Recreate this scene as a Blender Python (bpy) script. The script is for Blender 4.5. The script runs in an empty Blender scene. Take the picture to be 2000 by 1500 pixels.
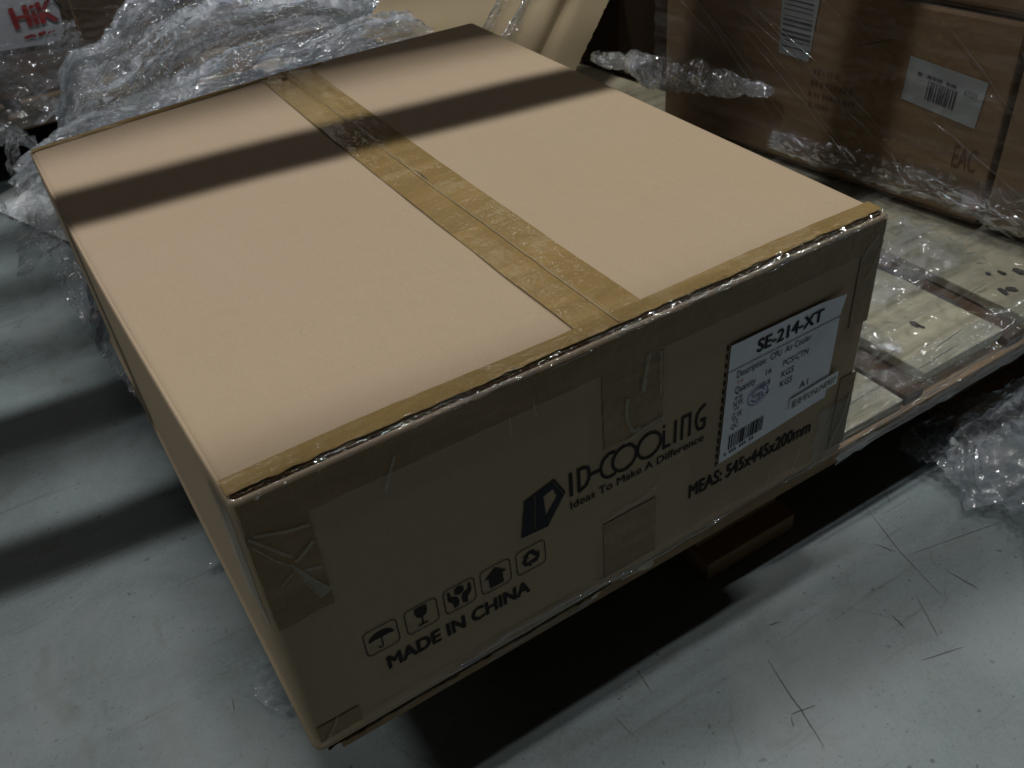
import bpy, bmesh, math, random
import numpy as np
from mathutils import Vector, Matrix, noise
random.seed(7)
S = bpy.context.scene
COL = S.collection

# ------------------------------------------------------------------ camera
CAM_R = [[0.84393237, -0.53062657, -0.07882639], [-0.38080506, -0.48907602, -0.78472426], [0.37784344, 0.69227169, -0.61481236]]
CAM_C = Vector((-0.0293506, -0.34136707, 0.50808061))
cd = bpy.data.cameras.new("camera"); cam = bpy.data.objects.new("camera", cd); COL.objects.link(cam)
m = Matrix.Identity(4)
for i in range(3):
    m[i][0] = CAM_R[0][i]; m[i][1] = -CAM_R[1][i]; m[i][2] = -CAM_R[2][i]; m[i][3] = CAM_C[i]
cam.matrix_world = m
cd.sensor_width = 36.0; cd.lens = 36.0 * 1808.67 / 2000.0
cd.clip_start = 0.02; cd.clip_end = 100
cd.dof.use_dof = True; cd.dof.focus_distance = 0.62; cd.dof.aperture_fstop = 26.0
S.camera = cam

# ------------------------------------------------------------------ light
FZ = -0.125          # floor level; z = 0 is the pallet deck under the carton
W = bpy.data.worlds.new("World"); S.world = W; W.use_nodes = True
W.node_tree.nodes["Background"].inputs[0].default_value = (1.0, 0.80, 0.56, 1)
W.node_tree.nodes["Background"].inputs[1].default_value = 0.011
YAW = math.radians(-6.5)

def strip_light(name, x, y, z, length, width, power, col, yaw=YAW, aim=None):
    l = bpy.data.lights.new(name, 'AREA'); l.shape = 'RECTANGLE'; l.size = length; l.size_y = width
    l.energy = power; l.color = col
    o = bpy.data.objects.new(name, l); COL.objects.link(o); o.location = (x, y, z); o.rotation_euler = (0, 0, yaw)
    if aim is not None:
        d = Vector(aim) - Vector((x, y, z)); o.rotation_euler = d.to_track_quat('-Z', 'Y').to_euler()
    return o
WHITE = (1.0, 0.98, 0.94)
strip_light("unseen_tube_lamp", 0.25, 0.070, 5.0, 1.3, 0.085, 103, WHITE, math.radians(-5.0))
strip_light("unseen_tube_lamp", -2.9, 0.425, 5.0, 1.3, 0.085, 70, WHITE, math.radians(-5.0))
strip_light("unseen_tube_lamp", 3.4, -0.30, 5.0, 1.3, 0.085, 100, WHITE, math.radians(-5.0))
strip_light("unseen_tube_lamp", 4.35, 12.75, 5.0, 0.8, 0.08, 3.5, WHITE, 0.0)
for lx in (-6.5, -3.2, 0.4, 3.6, 7.0):  # extra lamp rows added for film glints and fill in the dark bands
    for ly in (3.4, 6.6, 10.0, 13.0):
        strip_light("unseen_tube_lamp", lx + 0.3 * math.sin(ly * 3), ly, 5.0, 0.9, 0.06, 7.5 if ly < 9 else 2.8, WHITE)
S.view_settings.view_transform = 'Standard'; S.view_settings.look = 'None'
S.view_settings.exposure = 0.0; S.view_settings.gamma = 1.0
S.view_settings.use_curve_mapping = False
S.render.engine = 'CYCLES'
S.cycles.max_bounces = 10; S.cycles.transparent_max_bounces = 24
S.cycles.diffuse_bounces = 4; S.cycles.glossy_bounces = 4
S.cycles.caustics_reflective = False; S.cycles.caustics_refractive = False
S.cycles.sample_clamp_indirect = 4.0

# ------------------------------------------------------------------ materials
def mat(name):
    M = bpy.data.materials.new(name); M.use_nodes = True
    nt = M.node_tree; nt.nodes.clear()
    out = nt.nodes.new('ShaderNodeOutputMaterial')
    return M, nt, out

def N(nt, t, **kw):
    n = nt.nodes.new(t)
    for k, v in kw.items():
        if k in n.inputs: n.inputs[k].default_value = v
        else: setattr(n, k, v)
    return n

def coords(nt, scale=(1, 1, 1), rot=(0, 0, 0)):
    tc = N(nt, 'ShaderNodeTexCoord'); mp = N(nt, 'ShaderNodeMapping')
    mp.inputs['Scale'].default_value = scale; mp.inputs['Rotation'].default_value = rot
    nt.links.new(tc.outputs['Object'], mp.inputs['Vector'])
    return mp.outputs['Vector']

def noise_tex(nt, vec, scale, detail=3, rough=0.55, dist=0.0):
    n = N(nt, 'ShaderNodeTexNoise'); n.inputs['Scale'].default_value = scale
    n.inputs['Detail'].default_value = detail; n.inputs['Roughness'].default_value = rough
    n.inputs['Distortion'].default_value = dist
    nt.links.new(vec, n.inputs['Vector']); return n.outputs['Fac']

def ramp(nt, fac, stops):
    r = N(nt, 'ShaderNodeValToRGB'); e = r.color_ramp.elements
    while len(e) < len(stops): e.new(0.5)
    for i, (p, c) in enumerate(stops):
        e[i].position = p; e[i].color = (c[0], c[1], c[2], 1) if not isinstance(c, (int, float)) else (c, c, c, 1)
    nt.links.new(fac, r.inputs['Fac']); return r.outputs['Color']

def mixc(nt, fac, a, b, mode='MIX'):
    mx = N(nt, 'ShaderNodeMix'); mx.data_type = 'RGBA'; mx.blend_type = mode
    for s, v in ((mx.inputs[0], fac), (mx.inputs[6], a), (mx.inputs[7], b)):
        if isinstance(v, (int, float)): s.default_value = v
        elif isinstance(v, tuple): s.default_value = (*v[:3], 1)
        else: nt.links.new(v, s)
    return mx.outputs[2]

def principled(nt, out, color, rough=0.8, spec=0.3, bump=None, bstr=0.2, bdist=0.001, metal=0.0):
    b = N(nt, 'ShaderNodeBsdfPrincipled')
    if isinstance(color, tuple): b.inputs['Base Color'].default_value = (*color[:3], 1)
    else: nt.links.new(color, b.inputs['Base Color'])
    if isinstance(rough, (int, float)): b.inputs['Roughness'].default_value = rough
    else: nt.links.new(rough, b.inputs['Roughness'])
    b.inputs['Specular IOR Level'].default_value = spec; b.inputs['Metallic'].default_value = metal
    if bump is not None:
        bp = N(nt, 'ShaderNodeBump'); bp.inputs['Strength'].default_value = bstr; bp.inputs['Distance'].default_value = bdist
        nt.links.new(bump, bp.inputs['Height']); nt.links.new(bp.outputs['Normal'], b.inputs['Normal'])
    nt.links.new(b.outputs['BSDF'], out.inputs['Surface'])
    return b

def m_kraft(name, c, var=0.10, axis=1, rough=0.85):
    M, nt, out = mat(name)
    v = coords(nt)
    big = noise_tex(nt, v, 9, 3); fine = noise_tex(nt, v, 900, 2, 0.7)
    sc = [14, 14, 14]; sc[axis] = 1.2
    flute = noise_tex(nt, coords(nt, tuple(s * 10 for s in sc)), 1.0, 2)
    dark = tuple(x * (1 - var * 1.6) for x in c); lite = tuple(min(1, x * (1 + var)) for x in c)
    warm = (c[0] * 1.00, c[1] * 1.00, c[2] * 0.84); pink = (c[0] * 1.03, c[1] * 0.985, c[2] * 1.04)
    slow = noise_tex(nt, v, 3.1, 2, 0.5)
    col = mixc(nt, 0.35, ramp(nt, slow, [(0.38, warm), (0.62, pink)]), ramp(nt, big, [(0.3, warm), (0.7, lite)]))
    mott = noise_tex(nt, v, 95, 3, 0.6)
    col = mixc(nt, 0.16, col, ramp(nt, mott, [(0.3, dark), (0.7, lite)]))
    col = mixc(nt, 0.55, col, ramp(nt, fine, [(0.25, dark), (0.75, lite)]))
    col = mixc(nt, 0.05, col, ramp(nt, flute, [(0.35, dark), (0.65, lite)]))
    speck = noise_tex(nt, v, 260, 1, 0.5)
    col = mixc(nt, ramp(nt, speck, [(0.0, 0.7), (0.20, 0.7), (0.26, 0.0), (1.0, 0.0)]), col, dark)
    mx = N(nt, 'ShaderNodeMath'); mx.operation = 'ADD'
    nt.links.new(big, mx.inputs[0]); nt.links.new(fine, mx.inputs[1])
    principled(nt, out, col, rough, 0.06, mx.outputs[0], 0.22, 0.0006)
    return M

def m_plain(name, c, rough=0.7, spec=0.3, nscale=0, var=0.15, metal=0.0):
    M, nt, out = mat(name)
    if nscale:
        f = noise_tex(nt, coords(nt), nscale, 3)
        col = ramp(nt, f, [(0.3, tuple(x * (1 - var) for x in c)), (0.7, tuple(min(1, x * (1 + var)) for x in c))])
        principled(nt, out, col, rough, spec, f, 0.1, 0.0005, metal)
    else:
        principled(nt, out, c, rough, spec, metal=metal)
    return M

def m_tape(name, c, patch=0.35, stretch=(60, 8, 60), spec=0.22, gl=(0.05, 0.14)):
    M, nt, out = mat(name)
    st = noise_tex(nt, coords(nt, stretch), 1.0, 4, 0.6)
    bl = noise_tex(nt, coords(nt), 38, 3, 0.6)
    fine = noise_tex(nt, coords(nt), 500, 2)
    lite = (min(1, c[0] * 1.25), min(1, c[1] * 1.42), min(1, c[2] * 1.9))
    col = ramp(nt, st, [(0.30, tuple(x * 0.82 for x in c)), (0.52, c), (0.60, tuple(x * 1.12 for x in c)), (0.75, lite)])
    col = mixc(nt, ramp(nt, bl, [(0.56, 0.0), (0.66, patch)]), col, lite)
    col = mixc(nt, 0.2, col, ramp(nt, fine, [(0.3, tuple(x * 0.6 for x in c)), (0.7, lite)]))
    rr = ramp(nt, bl, [(0.35, gl[0]), (0.65, gl[1])])
    mx = N(nt, 'ShaderNodeMath'); mx.operation = 'ADD'
    fb = N(nt, 'ShaderNodeMath'); fb.operation = 'MULTIPLY_ADD'; fb.inputs[1].default_value = 0.35
    nt.links.new(noise_tex(nt, coords(nt), 230, 2, 0.6), fb.inputs[0]); nt.links.new(st, fb.inputs[2])
    nt.links.new(fb.outputs[0], mx.inputs[0]); nt.links.new(bl, mx.inputs[1])
    b = principled(nt, out, col, rr, spec, mx.outputs[0], 0.65, 0.0014)
    return M

def m_film(name, gloss=0.22, milk=0.10, tint=(0.93, 0.95, 0.97), scale=(90, 90, 90), bstr=0.8, rough=0.035, patch=(0.35, 0.7), fres=0.5, milkc=(0.75, 0.78, 0.82), pscale=None, rot=(0, 0, 0), lo=0.35):
    M, nt, out = mat(name)
    v = coords(nt, scale, rot)
    n1 = noise_tex(nt, v, 1.0, 4, 0.62, 0.6)
    n2 = noise_tex(nt, coords(nt, pscale or tuple(s * 0.23 for s in scale), rot), 1.0, 4, 0.6, 0.3)
    bp = N(nt, 'ShaderNodeBump'); bp.inputs['Strength'].default_value = bstr; bp.inputs['Distance'].default_value = 0.006
    nt.links.new(n1, bp.inputs['Height'])
    tr = N(nt, 'ShaderNodeBsdfTransparent'); tr.inputs['Color'].default_value = (*tint, 1)
    gl = N(nt, 'ShaderNodeBsdfGlossy'); gl.inputs['Roughness'].default_value = rough; gl.inputs['Color'].default_value = (0.95, 0.97, 1, 1)
    nt.links.new(bp.outputs['Normal'], gl.inputs['Normal'])
    df = N(nt, 'ShaderNodeBsdfDiffuse'); df.inputs['Color'].default_value = (*milkc, 1)
    tl = N(nt, 'ShaderNodeBsdfTranslucent'); tl.inputs['Color'].default_value = (*milkc, 1)
    nt.links.new(bp.outputs['Normal'], df.inputs['Normal'])
    dm = N(nt, 'ShaderNodeMixShader'); dm.inputs[0].default_value = 0.4
    nt.links.new(df.outputs[0], dm.inputs[1]); nt.links.new(tl.outputs[0], dm.inputs[2])
    lw = N(nt, 'ShaderNodeLayerWeight'); lw.inputs['Blend'].default_value = 0.35
    nt.links.new(bp.outputs['Normal'], lw.inputs['Normal'])
    fr = N(nt, 'ShaderNodeMath'); fr.operation = 'MULTIPLY_ADD'
    nt.links.new(lw.outputs['Fresnel'], fr.inputs[0]); fr.inputs[1].default_value = fres; fr.inputs[2].default_value = gloss
    fr.use_clamp = True
    a = N(nt, 'ShaderNodeMixShader')
    mk = ramp(nt, n2, [(patch[0], milk * lo), (patch[1], min(1, milk * 1.9))])
    nt.links.new(mk, a.inputs[0])
    nt.links.new(tr.outputs[0], a.inputs[1]); nt.links.new(dm.outputs[0], a.inputs[2])
    b = N(nt, 'ShaderNodeMixShader'); nt.links.new(fr.outputs[0], b.inputs[0])
    nt.links.new(a.outputs[0], b.inputs[1]); nt.links.new(gl.outputs[0], b.inputs[2])
    nt.links.new(b.outputs[0], out.inputs['Surface'])
    return M

def m_wood(name, c, axis=0, dirt=0.5, dark=(0.10, 0.06, 0.03)):
    M, nt, out = mat(name)
    sc = [70, 70, 70]; sc[axis] = 3.0
    g = noise_tex(nt, coords(nt, tuple(sc)), 1.0, 5, 0.6, 0.8)
    b = noise_tex(nt, coords(nt), 7, 4, 0.6)
    s = noise_tex(nt, coords(nt), 22, 4, 0.65)
    col = ramp(nt, g, [(0.25, tuple(x * 0.62 for x in c)), (0.5, c), (0.75, tuple(min(1, x * 1.18) for x in c))])
    col = mixc(nt, ramp(nt, b, [(0.45, 0.0), (0.75, 0.45)]), col, tuple(x * 0.55 for x in c))
    col = mixc(nt, ramp(nt, s, [(0.58, 0.0), (0.74, dirt)]), col, dark)
    principled(nt, out, col, 0.75, 0.3, g, 0.3, 0.001)
    return M

def m_floor():
    M, nt, out = mat("concrete")
    v = coords(nt)
    a = noise_tex(nt, v, 2.2, 5, 0.6, 0.4); b = noise_tex(nt, v, 7.5, 7, 0.70, 0.6); f = noise_tex(nt, v, 420, 2, 0.6)
    s = noise_tex(nt, coords(nt, (3.0, 30, 1), (0, 0, 0.9)), 1.0, 5, 0.7, 0.5)
    st = noise_tex(nt, v, 14, 3, 0.6, 1.2)
    base = (0.154, 0.194, 0.201)
    col = ramp(nt, a, [(0.3, tuple(x * 0.72 for x in base)), (0.5, base), (0.72, (0.208, 0.252, 0.266))])
    col = mixc(nt, 0.72, col, ramp(nt, b, [(0.28, (0.096, 0.122, 0.115)), (0.5, (0.161, 0.201, 0.208)), (0.72, (0.221, 0.266, 0.286))]))
    col = mixc(nt, 0.25, col, ramp(nt, f, [(0.25, (0.094, 0.113, 0.115)), (0.75, (0.228, 0.268, 0.281))]))
    col = mixc(nt, ramp(nt, s, [(0.60, 0.0), (0.70, 0.35)]), col, (0.087, 0.106, 0.101))
    col = mixc(nt, ramp(nt, st, [(0.62, 0.0), (0.74, 0.45)]), col, (0.101, 0.106, 0.080))
    sp = noise_tex(nt, v, 150, 1, 0.5)
    col = mixc(nt, ramp(nt, sp, [(0.735, 0.0), (0.77, 0.6)]), col, (0.047, 0.050, 0.051))
    for ang, sc_, th in ((0.45, (5, 120, 1), 0.66), (1.25, (4, 100, 1), 0.67), (2.3, (6, 140, 1), 0.66), (2.9, (3, 70, 1), 0.67)):
        ln = noise_tex(nt, coords(nt, sc_, (0, 0, ang)), 1.0, 3, 0.6, 0.25)
        col = mixc(nt, ramp(nt, ln, [(th, 0.0), (th + 0.05, 0.42)]), col, (0.075, 0.086, 0.082))
    vo = N(nt, 'ShaderNodeTexVoronoi'); vo.feature = 'DISTANCE_TO_EDGE'; vo.inputs['Scale'].default_value = 5.5
    wv = N(nt, 'ShaderNodeVectorMath'); wv.operation = 'ADD'
    nz = N(nt, 'ShaderNodeTexNoise'); nz.inputs['Scale'].default_value = 9; nz.inputs['Detail'].default_value = 4; nt.links.new(v, nz.inputs['Vector'])
    sc3 = N(nt, 'ShaderNodeVectorMath'); sc3.operation = 'SCALE'; sc3.inputs['Scale'].default_value = 0.16
    nt.links.new(nz.outputs['Color'], sc3.inputs[0]); nt.links.new(v, wv.inputs[0]); nt.links.new(sc3.outputs[0], wv.inputs[1]); nt.links.new(wv.outputs[0], vo.inputs['Vector'])
    cm = N(nt, 'ShaderNodeMath'); cm.operation = 'MULTIPLY'
    nt.links.new(ramp(nt, vo.outputs['Distance'], [(0.0, 0.55), (0.007, 0.0)]), cm.inputs[0]); nt.links.new(ramp(nt, a, [(0.50, 0.0), (0.60, 1.0)]), cm.inputs[1])
    col = mixc(nt, cm.outputs[0], col, (0.060, 0.066, 0.062))
    wp = noise_tex(nt, coords(nt, (1, 1, 1), (0, 0, 0.5)), 4.2, 6, 0.62, 0.8)
    col = mixc(nt, ramp(nt, wp, [(0.52, 0.0), (0.66, 0.50)]), col, (0.235, 0.258, 0.269))
    fl2 = noise_tex(nt, v, 330, 1, 0.5)
    col = mixc(nt, ramp(nt, fl2, [(0.70, 0.0), (0.76, 0.45)]), col, (0.050, 0.054, 0.048))
    rr = ramp(nt, b, [(0.3, 0.42), (0.7, 0.62)])
    principled(nt, out, col, rr, 0.35, f, 0.12, 0.0006)
    return M

KRAFT = m_kraft("kraft_cardboard", (0.395, 0.311, 0.224))
KRAFTF = m_kraft("kraft_cardboard_front", (0.395, 0.311, 0.224), axis=2)
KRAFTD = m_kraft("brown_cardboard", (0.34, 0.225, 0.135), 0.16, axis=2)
KRAFTP = m_kraft("pale_cardboard", (0.33, 0.27, 0.18), 0.06, axis=0)
CORR = m_plain("corrugated_edge", (0.36, 0.26, 0.165), 0.9, 0.1, 700, 0.6)
PULP = m_plain("torn_paper", (0.55, 0.47, 0.38), 0.9, 0.2, 300, 0.2)
TAPE = m_tape("brown_tape", (0.250, 0.170, 0.068), 0.5, (9, 75, 60))
TAPEF = m_tape("brown_tape_on_panel", (0.235, 0.155, 0.075), 0.25, (12, 60, 60), spec=0.22, gl=(0.07, 0.16))
FILM = m_film("crumpled_stretch_film", 0.10, 0.24, scale=(70, 90, 90), bstr=0.45, rough=0.03, patch=(0.40, 0.64), lo=0.3, pscale=(22, 40, 40), milkc=(0.70, 0.76, 0.83))
FILMW = m_film("taut_stretch_film", 0.06, 0.12, pscale=(6, 60, 60), lo=0.1, scale=(22, 160, 160), bstr=0.25, rough=0.03, patch=(0.5, 0.8))
FILMS = m_film("stack_stretch_film", 0.015, 0.07, scale=(40, 14, 120), bstr=0.35, rough=0.03, patch=(0.46, 0.72), lo=0.1, rot=(math.radians(-32), 0, 0), pscale=(10, 5, 75))
FILMT = m_film("clear_tape", 0.03, 0.004, scale=(45, 220, 220), bstr=0.16, rough=0.03, fres=0.30)
CREASE = m_film("tape_crease", 0.03, 0.26, scale=(150, 150, 150), bstr=0.3, rough=0.2, fres=0.2, milkc=(0.6, 0.55, 0.42))
FAINT = m_film("faint_tape", 0.012, 0.05, bstr=0.1, rough=0.3, fres=0.05, milkc=(0.5, 0.45, 0.33))
CORD = m_film("gathered_film", 0.07, 0.05, scale=(60, 60, 60), bstr=0.2, rough=0.04, fres=0.5)
INK = m_plain("black_ink", (0.018, 0.015, 0.014), 0.7, 0.2)
INKB = m_plain("blue_black_ink", (0.017, 0.02, 0.028), 0.7, 0.2)
PAPER = m_plain("white_paper", (0.76, 0.78, 0.88), 0.6, 0.3, 60, 0.04)
PAPER2 = m_plain("white_sticker", (0.82, 0.84, 0.90), 0.5, 0.4)
PAPERG = m_plain("grey_white_label", (0.46, 0.49, 0.50), 0.55, 0.3, 50, 0.06)
GREYINK = m_plain("faded_ink", (0.11, 0.11, 0.13), 0.7, 0.2)
BLUEINK = m_plain("violet_stamp_ink", (0.20, 0.21, 0.42), 0.7, 0.2)
REDINK = m_plain("red_print", (0.50, 0.03, 0.035), 0.6, 0.3)
DKPRINT = m_plain("brown_print", (0.17, 0.105, 0.062), 0.8, 0.2)
WOODL = m_wood("pale_deck_wood", (0.44, 0.405, 0.29), 0, 0.55)
WOODB = m_wood("brown_deck_wood", (0.098, 0.060, 0.036), 0, 0.5)
WOODD = m_wood("old_pallet_wood", (0.29, 0.19, 0.105), 0, 0.4)
STEEL = m_plain("painted_steel", (0.12, 0.14, 0.2), 0.5, 0.4)
FLOOR = m_floor()
SCUFF = m_plain("rubber_scuff", (0.112, 0.120, 0.115), 0.7, 0.2)
DIRT = m_plain("black_grime", (0.065, 0.062, 0.06), 0.8, 0.3, 200, 0.4)

# ------------------------------------------------------------------ object helpers
def link(name, me, material=None, parent=None):
    o = bpy.data.objects.new(name, me); COL.objects.link(o)
    if material is not None and not me.materials: me.materials.append(material)
    if parent is not None: o.parent = parent
    return o

def mesh(name, verts, faces, material, parent=None, smooth=False, warp=None):
    me = bpy.data.meshes.new(name)
    if warp: verts = [warp(*v) for v in verts]
    me.from_pydata([tuple(v) for v in verts], [], faces)
    if smooth: me.polygons.foreach_set('use_smooth', [True] * len(me.polygons))
    me.update()
    return link(name, me, material, parent)

def thing(name, label, cat, group=None, loc=(0, 0, 0)):
    o = bpy.data.objects.new(name, None); COL.objects.link(o); o.empty_display_size = 0.05
    o.location = loc; o['label'] = label; o['category'] = cat
    if group: o['group'] = group
    return o

def tag(o, label, cat, group=None):
    o['label'] = label; o['category'] = cat
    if group: o['group'] = group
    return o

def slab(name, lo, hi, material, parent=None, bevel=0.0008, warp=None, jitter=0.0, mtx=None):
    bm = bmesh.new(); bmesh.ops.create_cube(bm, size=1)
    for v in bm.verts:
        v.co = Vector([lo[i] + (v.co[i] + 0.5) * (hi[i] - lo[i]) for i in range(3)])
        v.co += Vector([random.uniform(-jitter, jitter) for _ in range(3)])
    if bevel: bmesh.ops.bevel(bm, geom=bm.edges[:], offset=bevel, segments=2, affect='EDGES', profile=0.6)
    if mtx: bm.transform(mtx)
    if warp:
        for v in bm.verts: v.co = warp(*v.co)
    me = bpy.data.meshes.new(name); bm.to_mesh(me); bm.free()
    return link(name, me, material, parent)

def grid_faces(nu, nv, flip=False):
    f = []
    for i in range(nu - 1):
        for j in range(nv - 1):
            a = i * nv + j
            q = (a, a + nv, a + nv + 1, a + 1)
            f.append(q[::-1] if flip else q)
    return f

def sheet(name, fn, nu, nv, material, parent=None, smooth=True, warp=None, flip=False):
    vs = [fn(i / (nu - 1), j / (nv - 1)) for i in range(nu) for j in range(nv)]
    return mesh(name, vs, grid_faces(nu, nv, flip), material, parent, smooth, warp)

def ridged(p, octv=4, lac=2.1, gain=0.55):
    s = 0; a = 1.0; q = Vector(p)
    for _ in range(octv):
        s += a * (1 - 2.2 * abs(noise.noise(q))); q = q * lac + Vector((3.1, 7.7, 1.3)); a *= gain
    return s

def crumpled(name, base, nu, nv, amp, freq, material, seed=0, stretch=(1, 1, 1), jit=0.35, ragged=0.0, parent=None, up=None, smooth=False):
    """a crumpled plastic sheet over base(u, v) -> Vector"""
    rnd = random.Random(seed); off = Vector((seed * 13.7, seed * 5.1, seed * 2.9))
    vs = []
    for i in range(nu):
        for j in range(nv):
            u = i / (nu - 1); v = j / (nv - 1)
            uu = u + rnd.uniform(-jit, jit) / nu; vv = v + rnd.uniform(-jit, jit) / nv
            if ragged:
                e = min(v, 1 - v, u, 1 - u)
                if e < 0.02:
                    uu += ragged * noise.noise(Vector((v * 9, u * 9, seed))); vv += ragged * noise.noise(Vector((u * 9, v * 9, seed + 5)))
            p = Vector(base(uu, vv)); e = 0.004
            q = Vector((p.x * stretch[0], p.y * stretch[1], p.z * stretch[2])) * freq + off
            if up is None:
                du = Vector(base(uu + e, vv)) - p; dv = Vector(base(uu, vv + e)) - p
                n = du.cross(dv); n = n.normalized() if n.length > 1e-12 else Vector((0, 0, 1))
            else: n = Vector(up)
            h = ridged(q) * amp
            side = Vector((noise.noise(q * 1.3 + Vector((9, 1, 4))), noise.noise(q * 1.3 + Vector((2, 8, 7))), noise.noise(q * 1.3 + Vector((5, 3, 1))))) * amp * 0.8
            vs.append(p + n * h + side)
    faces = []
    for i in range(nu - 1):
        for j in range(nv - 1):
            a = i * nv + j; b = a + nv
            if rnd.random() < 0.5: faces += [(a, b, b + 1), (a, b + 1, a + 1)]
            else: faces += [(a, b, a + 1), (b, b + 1, a + 1)]
    return mesh(name, vs, faces, material, parent, smooth)

def facet_film(name, base, nu, nv, amp, material, seed=0, jit=0.45, fold=0.0, ffreq=9.0, fdir=(0.3, 1.0, 0.6), side=0.5, parent=None, edge=0.0):
    """plastic film as flat crinkled facets: a jittered net whose knots are pushed off the base surface, with long soft folds"""
    rnd = random.Random(seed); off = Vector((seed * 3.3, seed * 1.7, seed * 0.9)); vs = []
    fd = Vector(fdir)
    for i in range(nu):
        for j in range(nv):
            u = (i + rnd.uniform(-jit, jit)) / (nu - 1); v = (j + rnd.uniform(-jit, jit)) / (nv - 1)
            if edge and (i in (0, nu - 1) or j in (0, nv - 1)):
                u += edge * noise.noise(Vector((v * 7, u * 7, seed))); v += edge * noise.noise(Vector((u * 7, v * 7, seed + 4)))
            p = Vector(base(u, v)); e = 0.004
            n = (Vector(base(u + e, v)) - p).cross(Vector(base(u, v + e)) - p)
            n = n.normalized() if n.length > 1e-12 else Vector((0, 0, 1))
            q = Vector((p.x * fd.x, p.y * fd.y, p.z * fd.z)) * ffreq + off
            h = fold * (1 - 2 * abs(noise.noise(q)) + 0.5 * noise.noise(q * 2.7)) + amp * rnd.gauss(0, 0.55)
            vs.append(p + n * h + Vector((rnd.gauss(0, 1), rnd.gauss(0, 1), rnd.gauss(0, 1))) * amp * 0.3 * side)
    faces = []
    for i in range(nu - 1):
        for j in range(nv - 1):
            a = i * nv + j; b = a + nv
            if rnd.random() < 0.5: faces += [(a, b, b + 1), (a, b + 1, a + 1)]
            else: faces += [(a, b, a + 1), (b, b + 1, a + 1)]
    return mesh(name, vs, faces, material, parent, False)

def film_rope(name, pts, r, material, parent, seed=0):
    """a tension fold: film gathered into a thin twisted cord"""
    P = [Vector(p) for p in pts]; L = []
    seg = [(P[i + 1] - P[i]).length for i in range(len(P) - 1)]; tot = sum(seg); n = max(8, int(tot / 0.003)); vs = []; fs = []; k = 7
    for i in range(n + 1):
        d = tot * i / n; j = 0
        while j < len(seg) - 1 and d > seg[j]: d -= seg[j]; j += 1
        c = P[j].lerp(P[j + 1], min(1, d / seg[j])); t = (P[j + 1] - P[j]).normalized()
        a = t.cross(Vector((0, 0, 1))); a = a.normalized() if a.length > 1e-4 else Vector((1, 0, 0)); b = t.cross(a)
        c = c + (a * noise.noise(Vector((i * 0.11, seed, 0))) + b * noise.noise(Vector((i * 0.11, seed, 9)))) * r * 2.2
        rr = r * (0.35 + 0.9 * abs(noise.noise(Vector((i * 0.23, seed, 3)))) + 0.25) * min(1, 0.25 + 4 * min(i, n - i) / n)
        for q in range(k):
            an = 2 * math.pi * q / k + 0.5 * noise.noise(Vector((i * 0.3, q, seed)))
            vs.append(c + (a * math.cos(an) + b * math.sin(an)) * rr)
    for i in range(n):
        for q in range(k): fs.append((i * k + q, i * k + (q + 1) % k, (i + 1) * k + (q + 1) % k, (i + 1) * k + q))
    return mesh(name, vs, fs, material, parent, True)

def text_geo(body, bold=0.0, shear=0.0):
    c = bpy.data.curves.new("lettering", 'FONT'); c.body = body; c.size = 1.0; c.offset = bold; c.shear = shear
    c.resolution_u = 4
    o = bpy.data.objects.new("lettering", c); COL.objects.link(o)
    dg = bpy.context.evaluated_depsgraph_get()
    me = bpy.data.meshes.new_from_object(o.evaluated_get(dg))
    vs = [tuple(v.co) for v in me.vertices]; fs = [tuple(p.vertices) for p in me.polygons]
    bpy.data.objects.remove(o); bpy.data.curves.remove(c); bpy.data.meshes.remove(me)
    return vs, fs

def lettering(body, box, place, material, parent, name="lettering", bold=0.0, shear=0.0, warp=None, heavy=0.0):
    """box = (x0, y0, x1, y1) in the surface's own 2-D; place(x, y) -> 3-D point"""
    vs, fs = text_geo(body, bold, shear)
    if not vs: return None
    xs = [v[0] for v in vs]; ys = [v[1] for v in vs]
    x0, x1, y0, y1 = min(xs), max(xs), min(ys), max(ys)
    sx = (box[2] - box[0]) / (x1 - x0); sy = (box[3] - box[1]) / (y1 - y0)
    out = [place(box[0] + (v[0] - x0) * sx, box[1] + (v[1] - y0) * sy) for v in vs]
    if heavy:      # a heavier weight: the same glyphs struck again a hair to either side, each 0.02 mm in front of the last
        n = len(vs); base = list(out); f0 = list(fs)
        for k, d in enumerate((-heavy, heavy, -heavy * 0.5, heavy * 0.5)):
            for v in vs:
                q = Vector(place(box[0] + (v[0] - x0) * sx + d * (1 if k < 2 else 1), box[1] + (v[1] - y0) * sy + (0.25 * heavy if k % 2 else -0.25 * heavy))); q.y -= 0.00002 * (k + 1); out.append(q)
            fs = fs + [tuple(i + n * (k + 1) for i in f) for f in f0]
    return mesh(name, out, fs, material, parent, warp=warp)

def flat(name, polys, place, material, parent, warp=None):
    vs, fs = [], []
    for p in polys:
        fs.append(tuple(range(len(vs), len(vs) + len(p)))); vs += [place(*q) for q in p]
    return mesh(name, vs, fs, material, parent, warp=warp)

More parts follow.
